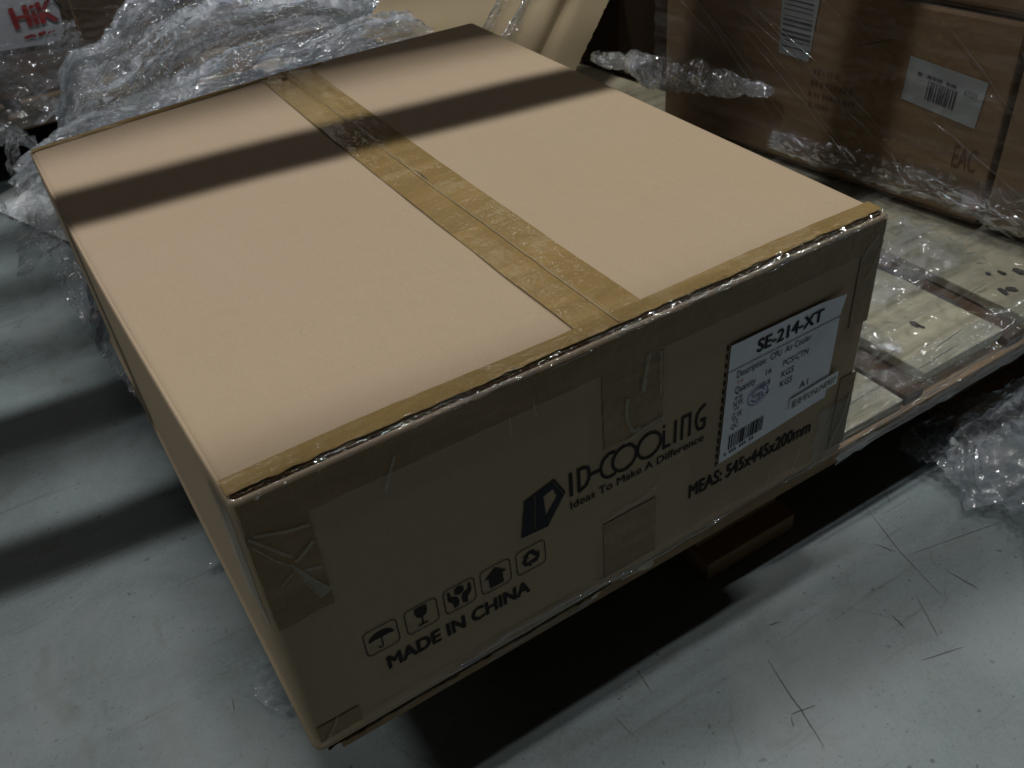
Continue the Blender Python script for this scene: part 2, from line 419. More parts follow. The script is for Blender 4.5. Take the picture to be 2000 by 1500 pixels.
def stroke(pts, w, closed=False):
    """a polyline as quads with mitred joints"""
    n = len(pts); L = []
    for i in range(n):
        a = Vector(pts[(i - 1) % n] if (closed or i > 0) else pts[i]); b = Vector(pts[i]); c = Vector(pts[(i + 1) % n] if (closed or i < n - 1) else pts[i])
        d1 = (b - a).normalized() if (b - a).length > 1e-9 else (c - b).normalized()
        d2 = (c - b).normalized() if (c - b).length > 1e-9 else d1
        n1 = Vector((-d1.y, d1.x)); n2 = Vector((-d2.y, d2.x)); mm = n1 + n2
        mm = mm.normalized() if mm.length > 1e-6 else n1
        k = min(1.6, 1.0 / max(0.4, mm.dot(n1)))
        L.append((tuple(b + mm * w / 2 * k), tuple(b - mm * w / 2 * k)))
    return [[L[i][0], L[i][1], L[(i + 1) % n][1], L[(i + 1) % n][0]] for i in range(n if closed else n - 1)]

def arc(cx, cy, rx, ry, a0, a1, n=14):
    return [(cx + rx * math.cos(math.radians(a0 + (a1 - a0) * i / n)), cy + ry * math.sin(math.radians(a0 + (a1 - a0) * i / n))) for i in range(n + 1)]

def rounded(x0, y0, x1, y1, r):
    return arc(x1 - r, y1 - r, r, r, 0, 90, 5) + arc(x0 + r, y1 - r, r, r, 90, 180, 5) + arc(x0 + r, y0 + r, r, r, 180, 270, 5) + arc(x1 - r, y0 + r, r, r, 270, 360, 5)

# ------------------------------------------------------------------ floor
fl = sheet("floor", lambda u, v: (-7 + 14 * u, -3 + 16 * v, FZ), 2, 2, FLOOR); fl['kind'] = 'structure'
def scuff(pts, w):
    ps = []
    n = len(pts)
    vs = []; L = []
    for i, (x, y) in enumerate(pts):
        a = Vector(pts[max(0, i - 1)]); c = Vector(pts[min(n - 1, i + 1)]); d = (c - a).normalized()
        ww = w * (0.25 + 0.75 * math.sin(math.pi * (i + 0.3) / (n - 0.4))) * random.uniform(0.6, 1.2)
        nn = Vector((-d.y, d.x)) * ww * 0.5
        L.append((x + nn.x, y + nn.y)); vs.append((x - nn.x, y - nn.y))
    for i in range(n - 1): ps.append([L[i], vs[i], vs[i + 1], L[i + 1]])
    return ps
def fscuff(pts, w):
    q = []
    for (a, b) in zip(pts[:-1], pts[1:]):
        for k in range(6):
            t = k / 6; q.append((a[0] + (b[0] - a[0]) * t + random.uniform(-1, 1) * 0.00025, a[1] + (b[1] - a[1]) * t + random.uniform(-1, 1) * 0.00025))
    q.append(pts[-1])
    flat("scuff_mark", scuff(q, w), lambda x, y: (x, y, FZ + 0.0006), SCUFF, fl)
for pts, w in [([(0.3323, -0.0509), (0.3237, -0.0838), (0.3204, -0.1), (0.3127, -0.1271)], 0.0011), ([(0.5233, 0.0271), (0.5018, -0.034), (0.4902, -0.0874)], 0.0006),
               ([(0.4738, -0.0755), (0.4554, -0.1109)], 0.0006), ([(0.4428, -0.0768), (0.4413, -0.0906)], 0.0014), ([(0.3128, -0.0946), (0.3325, -0.0995)], 0.0008),
               ([(0.5157, -0.0724), (0.5198, -0.0989)], 0.0008), ([(0.4904, -0.0162), (0.4987, -0.0339)], 0.0006), ([(0.3557, -0.0269), (0.3655, -0.0296)], 0.0008),
               ([(0.2435, 0.0005), (0.2403, -0.0224)], 0.0005), ([(0.5596, 0.0379), (0.54, 0.0065)], 0.0006), ([(0.4966, -0.041), (0.612, -0.0665)], 0.0004),
               ([(0.4272, -0.1182), (0.4618, -0.1284)], 0.0006), ([(-0.034, 0.1678), (-0.0365, 0.1528)], 0.0007), ([(-0.0171, 0.2347), (-0.0174, 0.2297)], 0.0008),
               ([(-0.1167, 0.5403), (-0.1144, 0.5357)], 0.0010), ([(0.2044, -0.0213), (0.2066, -0.0433)], 0.0004), ([(0.3067, -0.1032), (0.3113, -0.0961)], 0.0010)]:
    fscuff(pts, w)

# ------------------------------------------------------------------ the carton
BW, BD, BH = 0.445, 0.545, 0.208
DT = [(0.0007, 0.0016, 0), (-0.0001, -0.0026, 0), (0.0095, 0.0079, 0), (-0.0027, -0.0112, 0)]     # the carton is a little out of true
DB = [(-0.0009, 0, -0.0022), (-0.0040, 0, 0.0030), (0.002, 0.003, 0.0), (0.0, -0.004, 0.0)]
def warp(x, y, z):
    s = x / BW; t = y / BD; h = z / BH
    def bil(c, k): return (1 - s) * (1 - t) * c[0][k] + s * (1 - t) * c[1][k] + s * t * c[2][k] + (1 - s) * t * c[3][k]
    dx = h * bil(DT, 0) + (1 - h) * bil(DB, 0); dy = h * bil(DT, 1) + (1 - h) * bil(DB, 1); dz = h * bil(DT, 2) + (1 - h) * bil(DB, 2)
    ss = min(max(s, 0), 1); tt = min(max(t, 0), 1); hh = min(max(h, 0), 1)
    bz = 0.0045 * math.sin(math.pi * ss) * tt * tt * hh
    bx = -0.0032 * math.sin(math.pi * tt) * (1 - ss) * hh
    return Vector((x + dx + bx, y + dy, z + dz + bz))

def warpf(x, y, z):
    """a point given on the front panel as seen: keep x and z, follow the panel's own y"""
    qx, qz = x, z
    for _ in range(3):
        w = warp(qx, y, qz); qx += x - w.x; qz += z - w.z
    return Vector((x, warp(qx, y, qz).y, z))

box = thing("shipping_carton", "large sealed brown cardboard carton with white shipping label, on the pallet corner", "carton")
ZW = 0.2030
def ring(inset, z, r):
    r = max(r - inset, 0.0006); x0, x1, y0, y1 = inset, BW - inset, inset, BD - inset
    pts = []
    def edge(a, b, n): return [(a[0] + (b[0] - a[0]) * i / n, a[1] + (b[1] - a[1]) * i / n) for i in range(1, n)]
    c = [arc(x1 - r, y0 + r, r, r, -90, 0, 4), arc(x1 - r, y1 - r, r, r, 0, 90, 4), arc(x0 + r, y1 - r, r, r, 90, 180, 4), arc(x0 + r, y0 + r, r, r, 180, 270, 4)]
    for k in range(4):
        pts += c[k] + edge(c[k][-1], c[(k + 1) % 4][0], 12)
    return [(p[0], p[1], z) for p in pts]
prof = [(0.006, 0.010), (0.006, 0.0015), (0.0035, 0.0), (0.0002, 0.0002), (-0.0016, 0.0012), (-0.0022, 0.0032), (-0.0016, 0.0056), (-0.0004, 0.0085), (0.0, 0.0115), (0.0, 0.03), (0.0, 0.07), (0.0, 0.11), (0.0, 0.15), (0.0, 0.19), (0.0, 0.2036), (0.0004, 0.2058), (0.0013, 0.2070), (0.0026, 0.2067), (0.0034, 0.2046), (0.0034, 0.19)]
vs = []; fs = []
for ins, z in prof: vs += ring(ins, z, 0.0045)
nr = len(vs) // len(prof)
for k in range(len(prof) - 1):
    for i in range(nr):
        j = (i + 1) % nr; fs.append((k * nr + i, k * nr + j, (k + 1) * nr + j, (k + 1) * nr + i))
mesh("carton_wall", vs, fs, KRAFTF, box, True, warp)

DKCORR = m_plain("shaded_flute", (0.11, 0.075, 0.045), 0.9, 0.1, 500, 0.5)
DENTS = [(0.095, 0.155, 0.190, 0.118, 0.0032, -0.0009), (0.040, 0.175, 0.075, 0.165, 0.0025, 0.0010), (0.285, 0.122, 0.315, 0.118, 0.0025, 0.0009), (0.02, 0.30, 0.19, 0.275, 0.006, -0.0006),
         (0.30, 0.25, 0.42, 0.20, 0.007, -0.0007), (0.135, 0.085, 0.150, 0.070, 0.0025, 0.0008), (0.05, 0.06, 0.20, 0.045, 0.006, -0.0009), (0.38, 0.10, 0.43, 0.09, 0.004, -0.0008)]
def flap(name, x0, x1, fold_left, seed):
    """top flap: folded round the long edge on one side, ragged end at the front and back"""
    rnd = random.Random(seed)
    pr = []
    if fold_left:
        pr = [(0.0, 0.194)] + [(0.0055 - 0.0055 * math.cos(a), 0.2022 + 0.0058 * math.sin(a)) for a in [i * math.pi / 2 / 6 for i in range(7)]]
        pr += [(0.0065 + (x1 - 0.0065) * t / 60, BH) for t in range(1, 60)] + [(x1, BH - 0.0008), (x1, BH - 0.005), (0.02, BH - 0.005)]
    else:
        pr = [(x0 + 0.02, BH - 0.005), (x0, BH - 0.005), (x0, BH - 0.0008)] + [(x0 + (BW - 0.0065 - x0) * t / 60, BH) for t in range(1, 60)]
        pr += [(BW - 0.0055 + 0.0055 * math.sin(a), 0.2022 + 0.0058 * math.cos(a)) for a in [i * math.pi / 2 / 6 for i in range(7)]] + [(BW, 0.194)]
    ny = 150; vs = []; fs = []
    for j in range(ny):
        y = 0.0050 + (BD - 0.0100) * j / (ny - 1)
        for (x, z) in pr:
            yy = y; 
            dent = 0.0006 * noise.noise(Vector((x * 12, y * 12, seed))) + 0.00025 * noise.noise(Vector((x * 45, y * 45, seed)))
            for (ax, ay, bx_, by_, wd, dp) in DENTS:
                ex, ey = bx_ - ax, by_ - ay; tq = min(1, max(0, ((x - ax) * ex + (y - ay) * ey) / (ex * ex + ey * ey)))
                dd = math.hypot(x - ax - ex * tq, y - ay - ey * tq); dent += dp * math.exp(-(dd / wd) ** 2)
            vs.append((x, yy, z + (dent if z > 0.207 else 0)))
    n = len(pr)
    for j in range(ny - 1):
        for i in range(n - 1): fs.append((j * n + i, j * n + i + 1, (j + 1) * n + i + 1, (j + 1) * n + i))
    return mesh(name, vs, [f[::-1] for f in fs], KRAFT, box, True, warp)
L1 = flap("top_flap", 0.0, 0.2316, True, 1)
L2 = flap("top_flap", 0.2328, BW, False, 2)

def raw_edge(y, sgn, seed):
    """exposed corrugated end of the flaps: three liners with a torn wavy core"""
    rnd = random.Random(seed); nx = 620; vs = []; fs = []
    rows = [(0.0, BH - 0.0002), (0.0, BH - 0.0009), (0.0012, BH - 0.0013), (0.0014, BH - 0.0030), (0.0004, BH - 0.0034), (0.0006, BH - 0.0038), (0.0012, BH - 0.0042), (0.0016, BH - 0.0052)]
    for i in range(nx):
        x = 0.003 + (BW - 0.006) * i / (nx - 1)
        tear = 0.0016 * noise.noise(Vector((x * 160, seed, 0))) + 0.0006 * noise.noise(Vector((x * 55, seed, 3)))
        wave = 0.0005 * math.sin(x * 1150)
        for k, (d, z) in enumerate(rows):
            vs.append((x, y + sgn * (d + tear * (1.2 if k in (0, 1) else 0.7) + (wave if k in (2, 3, 6) else 0) + rnd.uniform(-1, 1) * 0.0004), z + (wave * 0.3 if k else 0)))
    n = len(rows)
    for i in range(nx - 1):
        for k in range(n - 1): fs.append((i * n + k, i * n + k + 1, (i + 1) * n + k + 1, (i + 1) * n + k))
    return mesh("flap_edge", vs, fs, CORR, box, False, warp)
raw_edge(0.0046, 1, 3); raw_edge(BD - 0.0046, -1, 4)

# bottom flaps under the overhang: thin torn layers
def ragged_slab(name, x0, x1, y0, y1, z0, z1, seed, material, amp=0.0012, nx=260, ends=0.0):
    vs = []; fs = []
    for i in range(nx):
        x = x0 + (x1 - x0) * i / (nx - 1)
        e = amp * noise.noise(Vector((x * 120, seed, 1))) + amp * 0.7 * noise.noise(Vector((x * 30, seed, 7)))
        zz = 0.0008 * noise.noise(Vector((x * 25, seed, 2)))
        vs += [(x, y0 + e, z1 + zz), (x, y0 + e * 0.6 - 0.0003, (z0 + z1) / 2 + zz), (x, y0 + e, z0 + zz), (x, y1, z0), (x, y1, z1)]
    for i in range(nx - 1):
        for k in range(5):
            fs.append((i * 5 + k, i * 5 + (k + 1) % 5, (i + 1) * 5 + (k + 1) % 5, (i + 1) * 5 + k))
    fs += [(4, 3, 2, 1, 0), tuple((nx - 1) * 5 + k for k in range(5))]
    return mesh(name, vs, fs, material, box, False, warp)
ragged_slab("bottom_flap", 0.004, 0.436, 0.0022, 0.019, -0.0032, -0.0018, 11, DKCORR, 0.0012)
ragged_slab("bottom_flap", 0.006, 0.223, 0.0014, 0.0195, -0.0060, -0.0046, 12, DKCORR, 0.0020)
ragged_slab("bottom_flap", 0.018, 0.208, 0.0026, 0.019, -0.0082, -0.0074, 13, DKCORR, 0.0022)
# torn paper scraps
flat("torn_scrap", [[(0.2325, -0.0080), (0.246, -0.0070), (0.2475, -0.0048), (0.2485, -0.0044), (0.2600, -0.0040), (0.2605, -0.0105), (0.2560, -0.0118), (0.2460, -0.0090), (0.2330, -0.0094)]], lambda x, z: (x, 0.0008 + (0.26 - x) * 0.06, z), PULP, box, warp)
flat("torn_scrap", [[(0.2050, -0.0055), (0.2120, -0.0052), (0.2145, -0.0075), (0.2110, -0.0085), (0.2105, -0.0110), (0.2065, -0.0102)]], lambda x, z: (x, 0.0016, z), PULP, box, warp)
flat("torn_scrap", [[(0.4270, -0.0020), (0.4400, -0.0005), (0.4385, -0.0058), (0.4300, -0.0064)]], lambda x, z: (x, 0.0012, z), PULP, box, warp)

# seam tape along the top
def tape_top(u, v):
    xa = 0.2085 + 0.0475 * u + 0.004 * (1 - v) * 0.0
    y = 0.0050 + (BD - 0.0100) * v
    x = xa + 0.0005 * noise.noise(Vector((v * 9, u, 0)))
    k = (u - 0.5) * 0.0475
    ridge = 0.0007 * math.exp(-((k + 0.0015) / 0.0016) ** 2) - 0.0004 * math.exp(-((k - 0.0012) / 0.0012) ** 2)
    b = 0.00022 * noise.noise(Vector((x * 160, y * 60, 4)))
    return (x, y, BH + 0.0011 + ridge + b)
st = sheet("seam_tape", tape_top, 40, 180, TAPE, box, True, warp, True)
RIDGE = m_tape("lit_tape_over_gap", (0.285, 0.215, 0.115), 0.3, (60, 9, 60))  # paler for the air gap, with the ridge's lit tone put into the colour
def ridge(u, v):
    y = 0.006 + (BD - 0.012) * v
    x = 0.2322 + 0.0009 * noise.noise(Vector((y * 11, 2, 0))) + (u - 0.5) * (0.0016 + 0.0007 * noise.noise(Vector((y * 60, 5, 1))))
    return (x, y, BH + 0.0021 + 0.0004 * (1 - abs(u - 0.5) * 2))
sheet("tape_ridge", ridge, 4, 200, RIDGE, box, True, warp, True)
flat("tape_slit", [[(0.2336, 0.263), (0.2342, 0.258), (0.2346, 0.248), (0.2340, 0.238), (0.2334, 0.248)]], lambda x, y: (x, y, BH + 0.0021), DIRT, box, warp)
flat("tape_slit", [[(0.2235, 0.5235), (0.2300, 0.5190), (0.2245, 0.5170)]], lambda x, y: (x, y, BH + 0.0021), DIRT, box, warp)
# edge tape across the front top edge (brown on the top flap)
def edge_tape(name, ya, yb, x0=0.0012, x1=BW - 0.0012, dz=0.0014, seed=0):
    def f(u, v):
        x = x0 + (x1 - x0) * u
        yin = yb + 0.0025 * noise.noise(Vector((x * 7, seed, 0))) + 0.0004 * noise.noise(Vector((x * 90, seed, 0)))
        y = ya + (yin - ya) * v + ((0.0011 * noise.noise(Vector((x * 130, seed, 2))) + 0.0010 * noise.noise(Vector((x * 40, seed, 6)))) * (1 if ya < yb else -1) if v == 0 else 0)
        return (x, y, BH + dz + 0.00025 * noise.noise(Vector((x * 90, y * 200, seed))))
    return sheet(name, f, 220, 6, TAPE, box, True, warp, ya < yb)
edge_tape("edge_tape", 0.0046, 0.0175, seed=1)
edge_tape("edge_tape", BD - 0.0046, BD - 0.0125, x1=0.27, dz=0.0008, seed=2)
# clear part of the edge tape bridging the flap end and the lip
def bridge(u, v):
    x = 0.0015 + (BW - 0.003) * u
    P = [(0.0055, BH + 0.0022), (0.0038, BH + 0.0004), (0.0020, BH + 0.0002), (0.0004, 0.2076), (-0.0008, 0.2064), (-0.0013, 0.2044)]
    k = v * 5; i = min(int(k), 4); f = k - i
    y = P[i][0] + (P[i + 1][0] - P[i][0]) * f; z = P[i][1] + (P[i + 1][1] - P[i][1]) * f
    w = 0.0004 * noise.noise(Vector((x * 110, v * 5, 1))) + 0.00025 * noise.noise(Vector((x * 420, v * 9, 2)))
    return (x, y - abs(w) * 0.8, z + w)
def strip_film(name, base, nu, nv, amp, material, seed, wf):
    o = facet_film(name, base, nu, nv, amp, material, seed, 0.4, amp * 1.2, 60, (1, 1, 1), parent=box)
    for vtx in o.data.vertices: vtx.co = wf(*vtx.co)
    return o
strip_film("edge_tape", lambda u, v: bridge(min(1, max(0, u)), min(0.999, max(0, v))), 260, 6, 0.00040, FILMT, 91, warp)
# brown part on the front panel
def front_tape(name, x0, x1, z0, z1, off=0.0009, seed=0, rag=0.0012, material=None, nu=60, nv=14, slope=0.0):
    def f(u, v):
        x = x0 + (x1 - x0) * u + (rag * noise.noise(Vector((v * 30, seed, 5))) if u in (0, 1) else 0)
        zb = z0 + slope * u + rag * 1.5 * noise.noise(Vector((x * 60, seed, 1)))
        z = zb + (z1 - zb) * v
        return (x, -off - 0.0002 * noise.noise(Vector((x * 80, z * 80, seed))), z)
    return sheet(name, f, nu, nv, material or TAPEF, box, True, warpf)
front_tape("edge_tape", 0.003, 0.442, 0.1838, 0.2054, 0.0013, 1, 0.0006, nu=200)
front_tape("seam_tape_end", 0.2150, 0.2600, 0.1255, 0.1850, 0.0008, 2, 0.0012)
front_tape("seam_tape_end", 0.2135, 0.2570, 0.0030, 0.0610, 0.0007, 3, 0.0008)
front_tape("corner_tape", 0.0022, 0.0345, 0.1130, 0.1850, 0.0009, 4, 0.0010)
front_tape("corner_tape", 0.4240, 0.4425, 0.1250, 0.1850, 0.0009, 5, 0.0008)
front_tape("corner_tape", 0.4262, 0.4428, 0.0100, 0.0800, 0.0008, 6, 0.0010)
front_tape("corner_tape", 0.0022, 0.030, 0.0030, 0.0200, 0.0008, 7, 0.0010)
BT = m_film("clear_bottom_tape", 0.01, 0.0, scale=(60, 200, 200), bstr=0.2, rough=0.03, fres=0.06)
BT_ = lambda u, v: (0.030 + 0.412 * u, -0.0030 + 0.0024 * max(0, v) ** 2, 0.0012 + 0.0105 * v)
strip_film("bottom_tape", BT_, 200, 6, 0.00045, BT, 92, warpf)
front_tape("corner_tape", 0.4080, 0.4440, 0.0010, 0.0580, 0.0018, 9, 0.003, FILMT)
def side_tape(u, v):
    y = 0.0045 + (0.036 + 0.006 * noise.noise(Vector((v * 20, 1, 1)))) * u; z = 0.112 + 0.086 * v
    return (-0.0009 - 0.0004 * noise.noise(Vector((y * 90, z * 90, 0))), y, z)
sheet("corner_tape", side_tape, 14, 24, FILMT, box, True, warp, True)
def edge_crease(n, x0, x1, zf, yf, r, seed):  # thin glossy cords added along the carton edges for their glints
    q = random.Random(seed)
    for k in range(n):
        xa = q.uniform(x0, x1); ln = q.uniform(0.008, 0.042); za = zf(q); ya = yf(q)
        o = film_rope("tape_crease", [(xa, ya, za), (xa + ln * 0.5, ya - 0.0002, za + q.uniform(-1, 1) * 0.0006), (xa + ln, ya, za + q.uniform(-1, 1) * 0.0008)], q.uniform(0.6, 1.2) * r, CORD, box, seed * 50 + k)
        for vtx in o.data.vertices: vtx.co = warpf(*vtx.co)
edge_crease(20, 0.08, 0.40, lambda q: q.uniform(0.2035, 0.2078), lambda q: q.uniform(-0.0012, 0.0004), 0.0005, 5)
edge_crease(10, 0.34, 0.41, lambda q: q.uniform(0.2035, 0.2085), lambda q: q.uniform(-0.0012, 0.0008), 0.0005, 6)
edge_crease(22, 0.08, 0.20, lambda q: q.uniform(0.0030, 0.0100), lambda q: -0.0027, 0.0006, 7)
edge_crease(9, 0.20, 0.40, lambda q: q.uniform(0.0020, 0.0060), lambda q: -0.0027, 0.0006, 8)
edge_crease(16, 0.03, 0.21, lambda q: q.uniform(-0.0085, -0.0020), lambda q: -0.0018, 0.0005, 9)
# creases where the clear tape has folded
def crease(pts, w, off=0.0021):
    ps = stroke(pts, w)
    flat("tape_crease", ps, lambda x, z: (x, -off, z), CREASE, box, warpf)
for pts, w in [([(0.0035, 0.1835), (0.0160, 0.1660), (0.0205, 0.1600)], 0.0016), ([(0.006, 0.1838), (0.0230, 0.1775), (0.0335, 0.1755)], 0.0018),
               ([(0.0035, 0.178), (0.0120, 0.1630), (0.0180, 0.1545)], 0.0009), ([(0.0215, 0.1555), (0.0280, 0.1600), (0.0330, 0.1640)], 0.0024),
               ([(0.0110, 0.1440), (0.0170, 0.1480), (0.0215, 0.1515)], 0.0009), ([(0.0250, 0.1470), (0.0335, 0.1440)], 0.0016),
               ([(0.0185, 0.1565), (0.0270, 0.1390), (0.0350, 0.1255)], 0.0008), ([(0.0190, 0.1545), (0.0235, 0.1370), (0.0285, 0.1225)], 0.0008),
               ([(0.0845, 0.1945), (0.0800, 0.1850), (0.0755, 0.1735)], 0.0016), ([(0.152, 0.186), (0.1528, 0.172)], 0.0008), ([(0.168, 0.190), (0.169, 0.178)], 0.0007),
               (arc(0.2395, 0.1490, 0.0080, 0.0190, 150, 290, 10), 0.0022), ([(0.2480, 0.1850), (0.2450, 0.168), (0.2440, 0.158)], 0.0030), ([(0.2570, 0.183), (0.2575, 0.150)], 0.0012),
               ([(0.2300, 0.1240), (0.2450, 0.1285), (0.2600, 0.1300)], 0.0022), ([(0.2150, 0.0640), (0.2300, 0.0680), (0.2420, 0.0665), (0.2560, 0.0720)], 0.0016),
               ([(0.4360, 0.1960), (0.4270, 0.1870), (0.4245, 0.1800)], 0.0014), ([(0.4420, 0.19), (0.4370, 0.172), (0.4300, 0.1600)], 0.0010),
               ([(0.4385, 0.0620), (0.4340, 0.0360), (0.4240, 0.0130)], 0.0028), ([(0.4170, 0.0500), (0.4050, 0.0250)], 0.0010), ([(0.3930, 0.0330), (0.3850, 0.0060)], 0.0010), ([(0.3640, 0.0300), (0.3610, 0.004)], 0.0010),
               ([(0.004, 0.003), (0.0140, 0.0180), (0.0165, 0.0250)], 0.0012), ([(0.103, 0.020), (0.108, 0.0120)], 0.0006), ([(0.094, 0.012), (0.088, 0.006)], 0.0006)]:
    crease(pts, w)
flat("tape_crease", [[(0.0185, 0.1560), (0.0345, 0.1255), (0.0290, 0.1225)]], lambda x, z: (x, -0.0019, z), FAINT, box, warpf)

# ---- print on the front panel
PF = lambda x, z: (x, -0.0004, z)
PT = lambda x, z: (x, -0.0006, z)
def pprint(name, polys, material=INK, place=PT): return flat(name, polys, place, material, box, warpf)
# emblem: dark faceted shield with a D shaped hole
def em(a): return a
O = [(0.1527, 0.0985), (0.1622, 0.1185), (0.1826, 0.1212), (0.1846, 0.0985), (0.1672, 0.0862), (0.1527, 0.0862)]
O = [(0.1525, 0.0875), (0.1568, 0.1165), (0.1788, 0.1225), (0.1862, 0.1075), (0.1718, 0.0862)]
hole = [(0.1703, 0.1128), (0.1772, 0.1150), (0.1798, 0.1075), (0.1712, 0.0952)]
def lerp(a, b, t): return (a[0] + (b[0] - a[0]) * t, a[1] + (b[1] - a[1]) * t)
cen = (0.170, 0.1045)
inn = [lerp(cen, p, 0.90) for p in O]
rim = [[O[i], O[(i + 1) % 5], inn[(i + 1) % 5], inn[i]] for i in range(5)]
inn2 = [lerp(cen, p, 0.875) for p in O]
a0 = lerp(inn2[1], inn2[2], 0.30); a1 = lerp(inn2[0], inn2[4], 0.45)
a0b = (a0[0] + 0.0007, a0[1]); a1b = (a1[0] + 0.0007, a1[1])
body = [[inn2[0], inn2[1], a0, a1],
        [a0b, inn2[2], hole[1], hole[0]], [inn2[2], inn2[3], hole[2], hole[1]], [inn2[3], inn2[4], hole[3], hole[2]], [inn2[4], a1b, hole[3]], [a1b, a0b, hole[0], hole[3]]]
pprint("logo_emblem", rim + body, INKB)
# the wide brand word, drawn as strokes
t = 0.0024
zb, zt = 0.1003, 0.1205
def zl(x): return 0.0   # baseline
S_ = []
S_ += stroke([(0.1903, 0.1010), (0.1903, 0.1205)], 0.0026)                                  # I
S_ += stroke([(0.1962, 0.1010), (0.1962, 0.1198), (0.2000, 0.1198), (0.2032, 0.1180), (0.2040, 0.1130), (0.2036, 0.1080), (0.2014, 0.1040), (0.1962, 0.1016)], 0.0024)   # D
S_ += stroke([(0.2042, 0.1108), (0.2118, 0.1108)], 0.0022)                                  # dash
S_ += stroke(arc(0.2205, 0.1105, 0.0078, 0.0098, 60, 300, 16), 0.0022)                      # C
S_ += stroke(arc(0.2310, 0.1105, 0.0092, 0.0100, 0, 360, 26)[:-1], 0.0022, True)            # O
S_ += stroke(arc(0.2505, 0.1105, 0.0092, 0.0100, 0, 360, 26)[:-1], 0.0022, True)            # O
S_ += stroke([(0.2622, 0.1165), (0.2622, 0.1018), (0.2680, 0.1018)], 0.0022) + stroke([(0.2622, 0.1190), (0.2622, 0.1212)], 0.0022)   # L with its dot
S_ += stroke([(0.2716, 0.1010), (0.2716, 0.1205)], 0.0022)                                  # I
S_ += stroke([(0.2772, 0.1008), (0.2772, 0.1196), (0.2836, 0.1196), (0.2836, 0.1008)], 0.0022)   # N as a gate
S_ += stroke([(0.2965, 0.1215), (0.2930, 0.1200), (0.2895, 0.1160), (0.2888, 0.1105), (0.2897, 0.1050), (0.2920, 0.1018), (0.2950, 0.1018), (0.2962, 0.1030), (0.2962, 0.1092), (0.2925, 0.1092)], 0.0022)  # G
pprint("lettering", S_)
lettering("Ideas To Make A Difference", (0.1893, 0.0900, 0.2963, 0.0962), PT, INK, box, warp=warpf, heavy=0.00015)
lettering("MEAS: 545x445x200mm", (0.2865, 0.0412, 0.4020, 0.0535), PT, INK, box, warp=warpf, heavy=0.00045)
lettering("MADE IN CHINA", (0.0540, 0.0365, 0.1545, 0.0478), PT, INK, box, warp=warpf, heavy=0.00058)
# handling symbols
def symbol(x0, polys):
    f = stroke(rounded(x0, 0.0558, x0 + 0.0212, 0.0768, 0.0034), 0.00065, True)
    pprint("handling_symbol", f + polys)
def um(x):
    cx = x + 0.0106
    dome = arc(cx, 0.0668, 0.0082, 0.0058, 0, 180, 12)
    scal = [(cx - 0.0041, 0.0676), (cx, 0.0672), (cx + 0.0041, 0.0676)]
    return [dome + scal, ] + stroke([(cx, 0.0672), (cx, 0.0602), (cx - 0.0008, 0.0590), (cx - 0.0022, 0.0590), (cx - 0.0028, 0.0604)], 0.0008)
def gl(x):
    cx = x + 0.0106
    bowl = [(cx - 0.0040, 0.0748), (cx - 0.0042, 0.0710), (cx - 0.0030, 0.0672), (cx, 0.0656), (cx + 0.0030, 0.0672), (cx + 0.0042, 0.0710), (cx + 0.0040, 0.0748)]
    return [bowl] + stroke([(cx, 0.0660), (cx, 0.0604)], 0.0012) + [[(cx - 0.0040, 0.0592), (cx + 0.0040, 0.0592), (cx + 0.0026, 0.0604), (cx - 0.0026, 0.0604)]]
def hd(x):
    cx = x + 0.0106
    ball = [(cx + 0.0037 * math.cos(a * math.pi / 3 + 0.5), 0.0716 + 0.0037 * math.sin(a * math.pi / 3 + 0.5)) for a in range(6)]
    l = [(cx - 0.0080, 0.0740), (cx - 0.0062, 0.0735), (cx - 0.0058, 0.0690), (cx - 0.0022, 0.0672), (cx - 0.0010, 0.0640), (cx - 0.0014, 0.0592), (cx - 0.0048, 0.0580), (cx - 0.0052, 0.0630), (cx - 0.0082, 0.0668)]
    return [ball, l, [(2 * cx - p[0], p[1]) for p in l][::-1]]
def hs(x):
    cx = x + 0.0106
    return [[(cx, 0.0748), (cx - 0.0080, 0.0676), (cx - 0.0050, 0.0676), (cx - 0.0050, 0.0586), (cx + 0.0050, 0.0586), (cx + 0.0050, 0.0676), (cx + 0.0080, 0.0676)]]
def rc(x):
    cx, cz = x + 0.0106, 0.0662; out = []
    for k in range(3):
        a = k * 120
        def R_(px, pz, a=a):
            r = math.radians(a); return (cx + px * math.cos(r) - pz * math.sin(r), cz + px * math.sin(r) + pz * math.cos(r))
        out.append([R_(-0.0022, 0.0064), R_(0.0022, 0.0064), R_(0.0044, 0.0030), R_(0.0020, 0.0018), R_(0.0, 0.0040), R_(-0.0038, 0.0042)])
        out.append([R_(0.0014, 0.0012), R_(0.0064, 0.0034), R_(0.0058, -0.0012)])
    return out
for x, f in ((0.0435, um), (0.0700, gl), (0.0960, hd), (0.1215, hs), (0.1472, rc)): symbol(x, f(x))

